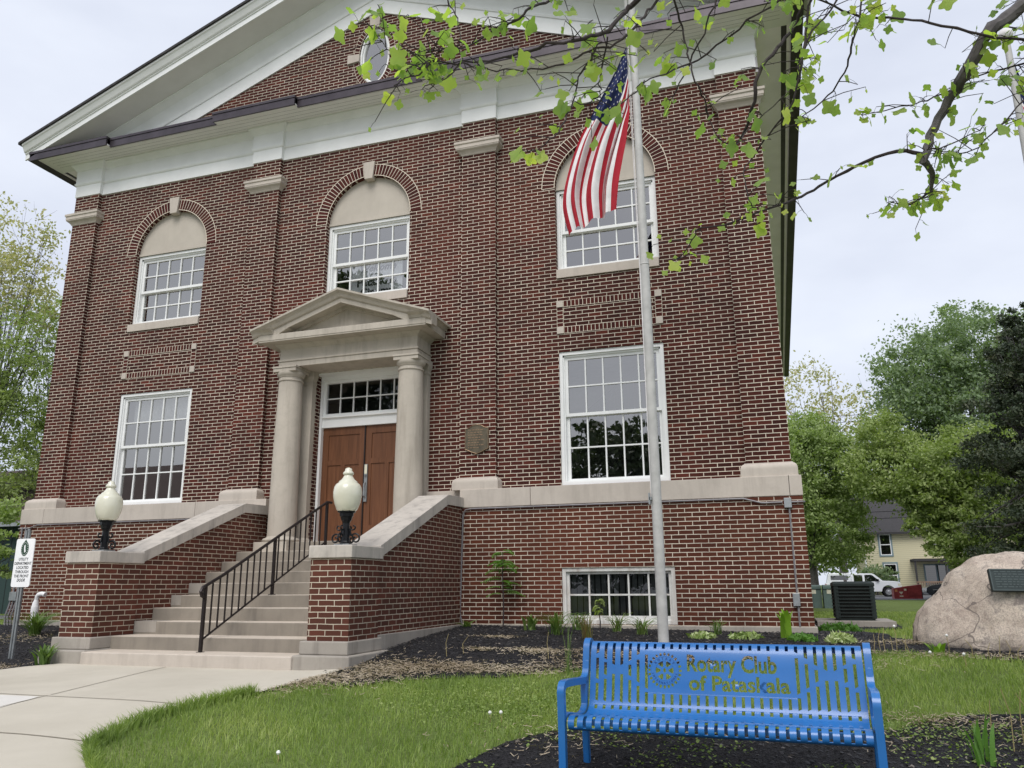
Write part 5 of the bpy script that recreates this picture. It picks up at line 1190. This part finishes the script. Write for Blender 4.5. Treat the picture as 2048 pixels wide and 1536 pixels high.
def truck():
    x0=9.9;y=56.0;z=ground_z(13,56)+.0
    t=thing('pickup_truck','white pickup truck with a white canopy over its bed, parked beyond the lawn','truck',(13.6,57.4,z))
    r=.42;L=6.0;X=lambda a:a-L/2
    P=[(X(0),.55),(X(.0),1.12),(X(.05),1.17),(X(2.1),1.20),(X(2.12),1.93),(X(2.3),1.97),(X(3.75),1.95),(X(3.95),1.88),(X(4.55),1.34),(X(5.5),1.30),(X(5.86),1.22),(X(5.97),1.0),(X(6.0),.5),(X(5.75),.42)]
    P+=arc(X(4.95),.44,.52,0,180)[0:]+arc(X(1.2),.44,.52,0,180)+[(X(.1),.42)]
    car_body(t,P,.98,M['carwhite'],.10,1.2)
    m=MB();m.prism([(X(.10),1.18),(X(.28),1.93),(X(.40),1.99),(X(2.09),1.99),(X(2.09),1.20)],lambda p,q,a:(p,a,q),-.93,.93);m.build('canopy',M['carwhite'],t,local=True,bevel=.03)
    for s in(-1,1):
        m=MB();m.prism(rrect(X(.45),X(1.88),1.42,1.80,.08),lambda p,q,a:(p,a,q),s*.932,s*.936);m.build('canopy_window',M['carglass'],t,local=True)
    side_glass(t,rrect(X(2.30),X(3.0),1.28,1.83,.06),.98,1.2,.10,M['carglass']);side_glass(t,[(X(3.17),1.28),(X(4.35),1.28),(X(4.25),1.38),(X(3.80),1.80),(X(3.7),1.84),(X(3.17),1.84)],.98,1.2,.10,M['carglass'])
    m=MB();m.add([(X(4.57),-.80,1.36),(X(4.57),.80,1.36),(X(4.0),.72,1.86),(X(4.0),-.72,1.86)],[(0,1,2,3)]);m.build('windshield',M['carglass'],t,local=True,rec=False)
    m=MB();m.box(X(5.72),X(6.03),-.99,.99,.40,.62);m.box(X(5.93),X(6.02),-.6,.6,.62,1.05);m.build('bumper',M['chrome'],t,local=True,bevel=.02)
    for s in(-1,1):
        m=MB();m.box(X(5.70),X(5.96),s*.80,s*.985,.88,1.10);m.build('headlight',M['label'],t,local=True)
        m=MB();m.box(X(-.01),X(.08),s*.80,s*.985,.80,1.08);m.build('tail_light',M['red'],t,local=True)
        m=MB();m.box(X(4.05),X(4.25),s*.99,s*1.14,1.30,1.48);m.build('mirror',M['black'],t,local=True)
        for wx in(4.95,1.2):wheel(t,X(wx),s*.90,r,r,s)
    t.rotation_euler=(0,0,R(-1));return t
tr=truck();tr.scale=(.89,.89,.89);tr.location=(12.75,56.5,ground_z(12.7,56.5))
def sedan(name,label,loc,rz,mat):
    t=thing(name,label,'car',loc,rz);X=lambda a:a-2.4
    P=[(X(0),.5),(X(.02),.85),(X(.15),1.0),(X(.75),1.04),(X(1.45),1.40),(X(1.75),1.45),(X(2.6),1.45),(X(2.9),1.40),(X(3.6),1.0),(X(4.5),.88),(X(4.75),.75),(X(4.8),.45),(X(4.6),.3)]+arc(X(3.95),.33,.38,0,180)+arc(X(.95),.33,.38,0,180)+[(X(.1),.32)]
    car_body(t,P,.90,mat,.14,.98);side_glass(t,[(X(1.05),1.03),(X(2.15),1.03),(X(2.15),1.38),(X(1.6),1.38)],.90,.98,.14,M['carglass']);side_glass(t,[(X(2.22),1.03),(X(3.35),1.03),(X(2.85),1.37),(X(2.22),1.38)],.90,.98,.14,M['carglass'])
    for s in(-1,1):
        m=MB();m.tube([(X(1.0),s*.905,1.01),(X(1.58),s*.80,1.41),(X(2.9),s*.80,1.40),(X(3.42),s*.905,1.01)],.018,5);m.build('window_trim',M['chrome'],t,local=True)
        m=MB();m.box(X(.3),X(4.4),s*.895,s*.915,.60,.635);m.build('side_trim',M['chrome'],t,local=True)
        for wx in(3.95,.95):wheel(t,X(wx),s*.84,.33,.33,s)
    for a,b in(((3.62,.98),(2.95,1.38)),((.74,1.02),(1.42,1.38))):
        m=MB();m.add([(X(a[0])+.01,-.75,a[1]+.02),(X(a[0])+.01,.75,a[1]+.02),(X(b[0]),.66,b[1]+.02),(X(b[0]),-.66,b[1]+.02)],[(0,1,2,3)]);m.build('windshield',M['carglass'],t,local=True,rec=False)
    return t
sedan('parked_sedan','dark blue saloon car with bright window trim, half hidden by the boulder',(18.1,47.8,ground_z(17,47)-.08),R(180),M['carblack'])
# dumpster
dz=ground_z(15,45);t=thing('dumpster','dented red steel dumpster between the white truck and the dark car','dumpster',(14.9,45.0,dz))
m=MB();m.py([(-.98,0),(.98,0),(.98,1.15),(-.15,1.0),(-.98,.86)],-.6,.7);m.v=[(a,b,c) for a,b,c in m.v];m.build('bin',M['dumpred'],t,local=True)
m=MB();m.box(.10,.94,-.66,-.60,.35,.55);m.box(.02,.08,-.68,-.58,.0,1.05);m.box(-.98,-.92,-.64,-.6,0,.86);m.box(-.98,.98,-.66,-.6,.02,.09);m.build('rib',M['dumpred'],t,local=True)
m=MB();m.box(-.9,-.72,-.612,-.602,.62,.80);m.build('sticker',plain('orange_sticker',(.6,.25,.1)),t,local=True)
m=MB();m.box(-.25,-.08,-.612,-.602,.70,.84);m.prism([(-.62,.62),(-.32,.62),(-.47,.42)],lambda p,q,a:(p,a,q),-.612,-.602);m.box(-.6,-.34,-.612,-.602,.26,.33);m.build('sticker',M['label'],t,local=True)
m=MB();m.box(.985,1.02,-.62,.72,.05,1.12);m.build('side_plate',M['black'],t,local=True)
t.scale=(.80,.80,.80);t.location=(14.15,44.0,ground_z(14,44)-.06)
# ------------------------------------------------------------------ cream house
hz=ground_z(20,66)-.1
hs=thing('clapboard_house','two storey cream clapboard house with a dark roof beyond the parking area','house',(20,68,hz))
x0,x1,y0,y1,ze=14.1,27.5,66,76,4.35
m=MB();m.box(x0,x1,y0,y1,hz,ze);m.py([(x0,ze),(x1,ze),(x1,ze),(x0,ze)],y0,y1) if 0 else None;m.build('wall',M['siding'],hs)
m=MB()
m.add([(x0-.4,y0-.5,ze-.1),(x1+.4,y0-.5,ze-.1),(x1+.4,(y0+y1)/2,ze+3.6),(x0-.4,(y0+y1)/2,ze+3.6),(x1+.4,y1+.5,ze-.1),(x0-.4,y1+.5,ze-.1)],[(0,1,2,3),(3,2,4,5)])
m.add([(x0,y0,ze),(x0,y1,ze),(x0,(y0+y1)/2,ze+3.3)],[(0,1,2)]).box(x0-.4,x1+.4,y0-.56,y0-.48,ze-.22,ze-.05);m.build('roof',M['shingle'],hs)
def hwin(xa,xb,za,zb):
    m=MB();frame_rect(m,xa-.12,xb+.12,za-.12,zb+.15,.12,y0-.05,y0+.02);f=m.build('window',M['bluetrim'],hs)
    m=MB();frame_rect(m,xa,xb,za,zb,.07,y0-.035,y0+.01);m.box(xa,xb,y0-.04,y0+.0,(za+zb)/2-.04,(za+zb)/2+.04);m.build('sash',M['whitewin'],f)
    m=MB();m.add([(xa,y0-.02,za),(xb,y0-.02,za),(xb,y0-.02,zb),(xa,y0-.02,zb)],[(0,1,2,3)]);m.build('pane',M['carglass'],f,rec=False)
for a in((15.35,16.25,2.35,4.15),(15.5,16.5,-.35,1.6),(19.6,20.5,2.35,4.1),(23.4,24.3,2.35,4.1)):hwin(*a)
# porch door pair
m=MB();frame_rect(m,18.6,20.6,-.7,1.55,.12,y0-.05,y0+.02);m.box(19.54,19.66,y0-.05,y0,-.7,1.5);d_=m.build('porch_door',M['bluetrim'],hs);m=MB();m.add([(18.7,y0-.02,-.6),(20.5,y0-.02,-.6),(20.5,y0-.02,1.45),(18.7,y0-.02,1.45)],[(0,1,2,3)]);m.build('pane',M['carglass'],d_,rec=False)
m=MB();m.box(17.6,24,y0-2.2,y0,1.75,1.95);m.box(17.6,24,y0-2.2,y0,hz,hz+.35);[m.box(x-.07,x+.07,y0-2.15,y0-2.0,hz,1.75) for x in(17.7,20,22,23.9)];m.build('porch',M['shingle'],hs)
m=MB();m.box(17.6,24,y0-2.2,y0-2.12,hz+1.15,hz+1.25);[m.box(17.6+i*.16,17.66+i*.16,y0-2.19,y0-2.13,hz+.35,hz+1.15) for i in range(40)];m.build('porch_railing',M['wood_rail'],hs)
m=MB();m.tube([(x0-.03,y0-.08,ze-.1),(x0-.03,y0-.08,hz)],.06,6);m.build('downspout',M['whitewin'],hs)
# ------------------------------------------------------------------ barn at left
bn=thing('green_barn','dark green board-sided barn with a brown roof, behind the left corner','barn',(-21,12,-.85))
# wall facing the camera runs from lower left to the building corner
bx0,bx1,by=-34,-15.2,9.2
m=MB();m.box(bx0,bx1,by,by+9,-1.0,2.25);m.build('wall',M['barn'],bn)
m=MB();m.add([(bx0-.5,by-.5,2.15),(bx1+.5,by-.5,2.15),(bx1+.5,by+4.5,4.9),(bx0-.5,by+4.5,4.9),(bx1+.5,by+9.5,2.15),(bx0-.5,by+9.5,2.15)],[(0,1,2,3),(3,2,4,5)]);m.build('roof',M['barnroof'],bn)
m=MB();m.box(bx0-.5,bx1+.5,by-.6,by-.5,2.05,2.2);m.build('gutter',M['galv'],bn)
# ------------------------------------------------------------------ houses and trees across the street, seen in the window panes
h2=thing('brown_roofed_house','low house with a brown gable roof across the street, seen only in the panes','house',(-38,-46,-1.7))
m=MB();m.box(-60,-34,-56,-44,-1.8,5.6);m.build('wall',M['siding'],h2)
m=MB();m.add([(-61,-43.4,5.5),(-33,-43.4,5.5),(-33,-50,11.4),(-61,-50,11.4),(-33,-57,5.5),(-61,-57,5.5)],[(0,1,2,3),(3,2,4,5),(0,3,5),(1,4,2)]);m.build('roof',M['far_roof'],h2)
# ------------------------------------------------------------------ trees
def clumpy(centres,n,leaf,flat=.55):
    # leaves gathered in clusters inside ellipsoids
    out=[]
    tot=sum(c[3]*c[4] for c in centres)
    for cx,cy,cz,rx,rz_ in centres:
        k=int(n*rx*rz_/tot);nc=max(16,int(40*(rx*rz_)**.6))
        d=rng.normal(0,1,(nc,3));d/=np.linalg.norm(d,axis=1)[:,None];rad=rng.uniform(.3,1.12,nc)**.6
        cc=np.stack([cx+d[:,0]*rad*rx,cy+d[:,1]*rad*rx,cz+d[:,2]*rad*rz_],1)
        idx=rng.integers(0,nc,k);s=(min(rx*.16,.42)*rng.uniform(.5,1.35,nc))[idx][:,None]
        out.append(cc[idx]+rng.normal(0,1,(k,3))*s*np.array([1,1,flat]))
    C=np.concatenate(out);n=len(C)
    a=rng.normal(0,1,(n,3));a/=np.linalg.norm(a,axis=1)[:,None];b=rng.normal(0,1,(n,3));b-=a*(a*b).sum(1)[:,None];b/=np.linalg.norm(b,axis=1)[:,None]
    L=leaf*rng.uniform(.6,1.3,n)[:,None];a=a*L;b=b*L*.55
    V=np.stack([C-a,C+b,C+a,C-b],1).reshape(-1,3);return V,np.arange(4*n).reshape(n,4)
def tree(name,label,base,centres,n,leaf,mat,trunk_r,bark='bark',twigs=0,group=None,fork=.45):
    bx,by=base;bz=ground_z(bx,by);t=thing(name,label,'tree',(bx,by,bz),0,group)
    V,F=clumpy([(cx-bx,cy-by,cz-bz,rx,rz_) for cx,cy,cz,rx,rz_ in centres],n,leaf)
    npmesh('crown',V,F,mat,t)
    topz=max(c[2] for c in centres)-bz;m=MB();zf=topz*fork*.8
    m.tube([(0,0,-.2),(0,0,zf*.5),(trunk_r*.3,0,zf),(0,0,topz*.85)],[trunk_r*1.2,trunk_r,trunk_r*.8,trunk_r*.25],9);m.build('trunk',M[bark],t,local=True,smooth=True)
    m=MB()
    for cx,cy,cz,rx,rz_ in centres:
        for q in range(5+twigs):
            d=Vector(rng.normal(0,1,3));d.normalize();e=Vector((cx-bx+d.x*rx*.85,cy-by+d.y*rx*.85,cz-bz+d.z*rz_*.85));s=Vector((0,0,zf*rng.uniform(.7,1.25)))
            mid=s.lerp(e,.5)+Vector(rng.normal(0,.06,3))*rx+Vector((0,0,.06*rx));r_=trunk_r*rng.uniform(.14,.30)
            m.tube([s,s.lerp(mid,.5)+Vector((0,0,-.03*rx)),mid,mid.lerp(e,.5)+Vector(rng.normal(0,.05,3))*rx,e],[r_,r_*.8,r_*.6,r_*.4,r_*.12],5)
            for w_ in range(twigs):
                k=rng.uniform(.4,1);p=mid.lerp(e,k);q2=p+Vector(rng.normal(0,.3,3))*rx+Vector((0,0,.15*rx));m.tube([p,p.lerp(q2,.5)+Vector(rng.normal(0,.03,3))*rx,q2],[r_*.3,r_*.2,r_*.06],4)
    m.build('branches',M[bark],t,local=True,smooth=True);return t
# right side background
EVG=[]
for i in range(64):
    hh=.7+11.6*(i/63)**.95;RR=lerp(hh,[(0,4.4),(4,4.5),(7,3.4),(10,2.2),(12.5,.9)]);a=i*2.4+rng.uniform(-.4,.4);q=rng.uniform(.35,.8)*RR
    EVG.append((18.6+math.cos(a)*q,27+math.sin(a)*q,hh-.12*q,RR*rng.uniform(.26,.42)+.15,rng.uniform(.22,.42)))
tree('leafy_tree','bright green rounded tree directly behind the right corner of the town hall',(8.6,40),[(8.6,40,7.2,2.6,2.6),(10.6,41,6.6,2.2,2.6),(7.4,39,4.2,2.0,2.2),(9.7,40,3.0,2.3,2.2),(9.0,41,9.0,1.8,1.5)],60000,.10,M['t_bright'],.28)
tree('budding_tree','tall sparse tree with pale buds rising behind the bright green tree',(11.5,56),[(10.0,56,15.0,2.6,3.2),(13.4,57,13.2,2.6,3.0),(14.8,57,10.2,1.6,2.2)],2600,.15,M['t_pale'],.3,'bark',5)
tree('leafy_tree','yellow-green spring tree in front of the cream house',(17.2,36),[(12.6,37,6.2,1.9,1.6),(15.4,36,6.0,2.5,2.0),(16.4,35,3.1,1.9,1.9),(12.9,37,8.0,1.5,1.4),(14.9,36,4.0,1.5,1.2),(17.4,36,5.8,2.4,2.3),(17.4,34,2.2,1.6,1.4),(14.4,35.5,3.0,1.0,.8),(15.4,35,1.7,1.2,.9),(14.6,35.5,4.6,1.6,1.0)],62000,.10,M['t_olive'],.25)
tree('leafy_tree','large blue-green tree, the tallest of the right background',(18.5,41),[(16.2,41,12.6,2.7,3.0),(19.2,42,13.8,3.2,3.0),(15.2,41,9.6,2.4,2.5),(18.6,41,8.8,3.4,3.6),(22.5,42,11.5,3.5,4.2),(17.4,40,5.6,2.8,2.4)],80000,.11,M['t_mid'],.4)
tree('evergreen_tree','dark drooping evergreen at the right edge above the boulder',(18.6,27),EVG,90000,.08,M['t_dark'],.35)
tree('leafy_tree','far green tree filling the gap behind the white truck',(10,75),[(6,76,5,4,4.5),(11,78,5.5,4.5,4.5),(16,84,7,5,6),(25,90,8,6,7),(2,74,6,4,5)],26000,.22,M['t_mid'],.4)
tree('low_shrub','leafy shrub at the cream house corner behind the truck hood',(14.6,64.6),[(14.3,64.6,.3,1.1,1.2),(15.6,64.9,.3,.8,1.0)],2600,.12,M['t_mid'],.06)
# left side background
tree('budding_tree','pale blossoming tree high at the left edge',(-23.5,11.5),[(-20.5,9.0,13.4,1.5,1.3),(-20.8,10.4,11.8,1.4,1.3),(-20.0,8.7,11.2,1.6,1.2),(-21.6,12.0,10.9,1.2,1.0),(-22.5,9,12.5,1.6,2)],6000,.075,M['t_pale'],.13,'bark',7)
tree('leafy_tree','olive-green leaning tree at the left edge beside the barn',(-23.0,9.5),[(-20.5,10.4,4.2,1.7,1.1),(-20.8,10.8,6.2,1.6,1.3),(-20.2,9.6,7.8,1.9,1.5),(-19.8,9.2,9.4,1.5,1.2),(-19.9,9.8,3.3,1.2,.8),(-22.2,9,7,2.0,3.0)],14000,.07,M['t_olive'],.12,'bark',3)
tree('leafy_tree','olive tree whose crown meets the left wall of the building',(-21.6,13.4),[(-20.9,11.7,7.4,1.4,1.5),(-21.4,12.1,9.6,1.2,1.2),(-20.4,11.4,5.2,1.5,1.4),(-21.3,12.4,11.2,.9,.8),(-20.2,11.6,3.4,1.3,.9)],7000,.075,M['t_olive'],.13,'bark',5)
tree('leafy_tree','low leafy tree with branches hanging in front of the barn',(-15.6,5.2),[(-13.7,4.7,1.5,.6,.2),(-13.5,4.85,1.0,.5,.15),(-13.7,4.9,.45,.5,.16),(-14.6,5,2.1,.9,.35)],3600,.06,M['t_bright'],.09,'bark',3)
# trees across the street behind the camera (reflected in the glass)
tree('street_tree','broad dark tree across the street, right one of the two in the window reflection',(-3,-42),[(-4,-42,7,4.5,4.0),(0,-43,6,4,3.5),(-8,-42,5,3.5,3.5),(-4,-42,2.5,6,3)],22000,.24,M['t_street'],.4)
tree('street_tree','broad dark tree across the street, left one of the two in the window reflection',(-26,-46),[(-26,-46,4.5,4,3.5),(-20,-47,4,3.5,3)],14000,.24,M['t_street'],.4)
tree('street_tree','tall dark maple across the walk, reflected low in the middle upper window',(-14.5,-24),[(-14.5,-24,13.0,2.6,2.6),(-16,-24.5,15.2,1.9,2.0),(-12.5,-24,12.4,2.2,2.2),(-13.2,-24,15.0,1.7,1.5),(-14.5,-24,9,3,3)],15000,.17,M['t_street'],.3)
# ------------------------------------------------------------------ overhanging tulip tree
tt=thing('tulip_tree','tulip tree whose thin leafy branches overhang the view from the upper right','tree',(8.93,-6.9,ground_z(8.93,-6.9)))
def wpart(m,name,mat,par,**k):return m.build(name,mat,par,**k)
m=MB();m.tube([(8.90,-6.85,-1.4),(8.85,-6.85,0),(8.80,-6.88,1.6),(8.80,-6.92,3.0),(8.84,-6.95,4.2),(8.7,-7.0,5.4),(8.6,-7.05,6.6)],[.30,.25,.225,.205,.19,.15,.09],16);m.build('trunk',M['bark'],tt,smooth=True)
hub=Vector((8.70,-7.0,5.3))
segs=[]
for bi,b in enumerate(BR):
    pts=[Vector(p[:3]) for p in b];rad=[p[3] for p in b]
    # smooth and roughen the branch
    P=[];Rr=[];n=len(pts)
    for i in range((n-1)*4+1):
        t_=i/((n-1)*4);x=t_*(n-1);k=min(int(x),n-2);f=x-k
        c=crv([tuple(p) for p in pts],t_);w_=.012*(1 if 0<i<(n-1)*4 else 0);P.append(Vector(c)+Vector(rng.normal(0,.4,3))*w_);Rr.append(max(.002,(rad[k]+(rad[k+1]-rad[k])*f)*(1 if bi==0 else .8)*rng.uniform(.9,1.12)))
    m=MB()
    if bi in(0,1,3,4,5,6,7,8,9,10,11,12,17,18,19):
        s=hub if bi not in(0,18,19) else Vector((8.80,-6.95,3.9 if bi==0 else 3.0));mid=s.lerp(P[0],.5)+Vector((0,0,.12));m.tube([s,s.lerp(mid,.5)+Vector((0,0,.03)),mid,mid.lerp(P[0],.5)+Vector((0,0,.02)),P[0]],[Rr[0]*1.7,Rr[0]*1.5,Rr[0]*1.3,Rr[0]*1.1,Rr[0]],8)
    m.tube(P,Rr,8);m.build('limb' if bi==0 else 'branch',M['bark'] if bi==0 else M['twig'],tt,smooth=True)
    segs.append(P)
LP=[(0,0),(.10,.02),(.30,-.06),(.50,.05),(.47,.20),(.36,.42),(.44,.60),(.40,.82),(.26,.90),(.10,.84),(0,.80)]
LF=[(a,b) for a,b in LP]+[(-a,b) for a,b in reversed(LP[1:-1])]
lv=[];lf=[];tw=MB()
def leaf(p,d,size):
    d=Vector(d).normalized();side=d.cross(Vector(rng.normal(0,1,3))).normalized();nrm=side.cross(d).normalized()
    k=len(lv);cup=rng.uniform(.0,.5)
    for a,b in LF:
        x=a*size*1.05;y=b*size;z=cup*abs(a)*size*.9-.25*size*b*b*rng.uniform(.6,1)
        lv.append(p+side*x+d*y+nrm*z)
    c=p+d*.42*size;lv.append(c)
    n=len(LF);lf.extend([(k+i,k+(i+1)%n,k+n) for i in range(n)])
def petiole(p,q):tw.tube([p,p.lerp(q,.5)+Vector((0,0,.006)),q],.0012,4,False)
def twig(p,L,nl,big):
    d=Vector(rng.normal(0,1,3));d.z=abs(d.z)*.3-.25;d.normalize();e=p+d*L;tw.tube([p,p.lerp(e,.5)+Vector((0,0,.01)),e],[.003,.0026,.002],5)
    for i in range(nl):
        s=p.lerp(e,.35+.65*(i+1)/nl);pd=Vector(rng.normal(0,1,3));pd.z-=.25;pd.normalize();pl=rng.uniform(.02,.07);q=s+pd*pl;petiole(s,q)
        sz=rng.choice([.028,.04,.055,.075,.095],p=[.26,.24,.22,.18,.10])*big*.95;ld=pd+Vector((0,0,-.9))+Vector(rng.normal(0,.35,3));leaf(q,ld,sz)
for bi,P in enumerate(segs):
    n=len(P)
    dens={0:1.0,1:.8,2:.95,3:.25,6:.95,9:.9,10:.95,12:1.1,13:1.2,14:1.2,15:.9,16:.9,20:1.2,11:.8,18:1.5,19:1.5,22:1.6,23:1.8,24:1.8,4:.8,5:.8}.get(bi,.6)
    for i in range(3 if bi in(0,1,10,11,12) else 1,n):
        seglen=(P[i]-P[i-1]).length
        k=rng.poisson(seglen*13.5*dens)
        for _ in range(k):twig(P[i-1].lerp(P[i],rng.random()),rng.uniform(.04,.26),rng.integers(1,4),1.0)
    for _ in range(2):twig(P[-1],rng.uniform(.03,.07),3,1.0)
tw.build('twigs',M['twig'],tt,smooth=True)
o=origin(tt);npmesh('foliage',[tuple(v-o) for v in lv],lf,M['tulip'],tt)
# ------------------------------------------------------------------ power lines
wp=thing('power_pole','wooden utility pole hidden behind the right background trees','utility pole',(30,57.5,-1.0))
m=MB();m.tube([(30,57.5,-1.2),(30,57.5,13.6)],[.16,.12],8);m.box(28.9,31.1,57.4,57.6,12.9,13.05);m.build('pole',M['bark'],wp)
for i,(z,dy) in enumerate(((13.15,0),(12.75,.3),(11.6,.6),(5.65,.8),(5.15,.9))):
    m=MB();m.tube([(-30+6*k,55+2*dy,z-.35+.35*((k-5)/5)**2) for k in range(11)]+[(36+6*k,57+2*dy,z) for k in range(3)],.022,4);o=m.build('power_line',M['black']);tag(o,'thin overhead power line crossing the sky between the right background trees','power line','overhead power lines')
# ------------------------------------------------------------------ camera, light, world
cam=bpy.data.cameras.new('camera');co=bpy.data.objects.new('camera',cam);COL.objects.link(co);scene.camera=co
cam.sensor_width=36;cam.sensor_fit='HORIZONTAL';cam.lens=CF/2048*36;cam.clip_start=.05;cam.clip_end=2000
cy_,sy_=math.cos(CYAW),math.sin(CYAW);cp,sp_=math.cos(CPIT),math.sin(CPIT);cr,sr=math.cos(CROL),math.sin(CROL)
fw=Vector((-sy_*cp,cy_*cp,sp_));rt=Vector((cy_,sy_,0));up=rt.cross(fw);r2=rt*cr+up*sr;u2=up*cr-rt*sr
co.matrix_world=Matrix(((r2.x,u2.x,-fw.x,CX),(r2.y,u2.y,-fw.y,-12.2),(r2.z,u2.z,-fw.z,0),(0,0,0,1)))
EL,AZ=R(52),R(178)      # sun elevation, compass-like angle of the sun direction in xy
sd=Vector((math.cos(EL)*math.sin(AZ),math.cos(EL)*math.cos(AZ),math.sin(EL)))
sl=bpy.data.lights.new('sun','SUN');sl.energy=SUN_E;sl.angle=R(35);sl.color=(1,.965,.92);so=bpy.data.objects.new('sun',sl);COL.objects.link(so);so.rotation_euler=sd.to_track_quat('Z','Y').to_euler()
w=bpy.data.worlds.new('World');scene.world=w;w.use_nodes=True;nt=w.node_tree;nt.nodes.clear()
def N(t,**k):
    o=nt.nodes.new(t)
    for a,b in k.items():setattr(o,a,b)
    return o
sky=N('ShaderNodeTexSky');sky.sky_type='NISHITA';sky.sun_disc=False;sky.sun_elevation=EL;sky.sun_rotation=AZ;sky.dust_density=4;sky.air_density=1
tc=N('ShaderNodeTexCoord');sep=N('ShaderNodeSeparateXYZ');nt.links.new(tc.outputs['Generated'],sep.inputs[0])
mp=N('ShaderNodeMapping');mp.inputs['Scale'].default_value=(1.6,1.6,4.0);nt.links.new(tc.outputs['Generated'],mp.inputs[0])
nz=N('ShaderNodeTexNoise');nz.inputs['Scale'].default_value=1.5;nz.inputs['Detail'].default_value=5;nz.inputs['Roughness'].default_value=.5;nt.links.new(mp.outputs[0],nz.inputs['Vector'])
rp=N('ShaderNodeValToRGB');e=rp.color_ramp.elements;e[0].position=.32;e[0].color=(5.7,6.1,7.2,1);e[1].position=.68;e[1].color=(7.6,8.0,8.9,1);nt.links.new(nz.outputs['Fac'],rp.inputs[0])
mx=N('ShaderNodeMix',data_type='RGBA');mx.inputs[0].default_value=.88;nt.links.new(sky.outputs[0],mx.inputs[6]);nt.links.new(rp.outputs[0],mx.inputs[7])
bg=N('ShaderNodeBackground');bg.inputs['Strength'].default_value=SKY_S;nt.links.new(mx.outputs[2],bg.inputs[0]);ow_=N('ShaderNodeOutputWorld');nt.links.new(bg.outputs[0],ow_.inputs[0])
scene.view_settings.view_transform='Standard';scene.view_settings.look='None';scene.view_settings.exposure=EXPO;scene.view_settings.gamma=1
scene.render.engine='CYCLES';scene.cycles.max_bounces=8;scene.cycles.transparent_max_bounces=12
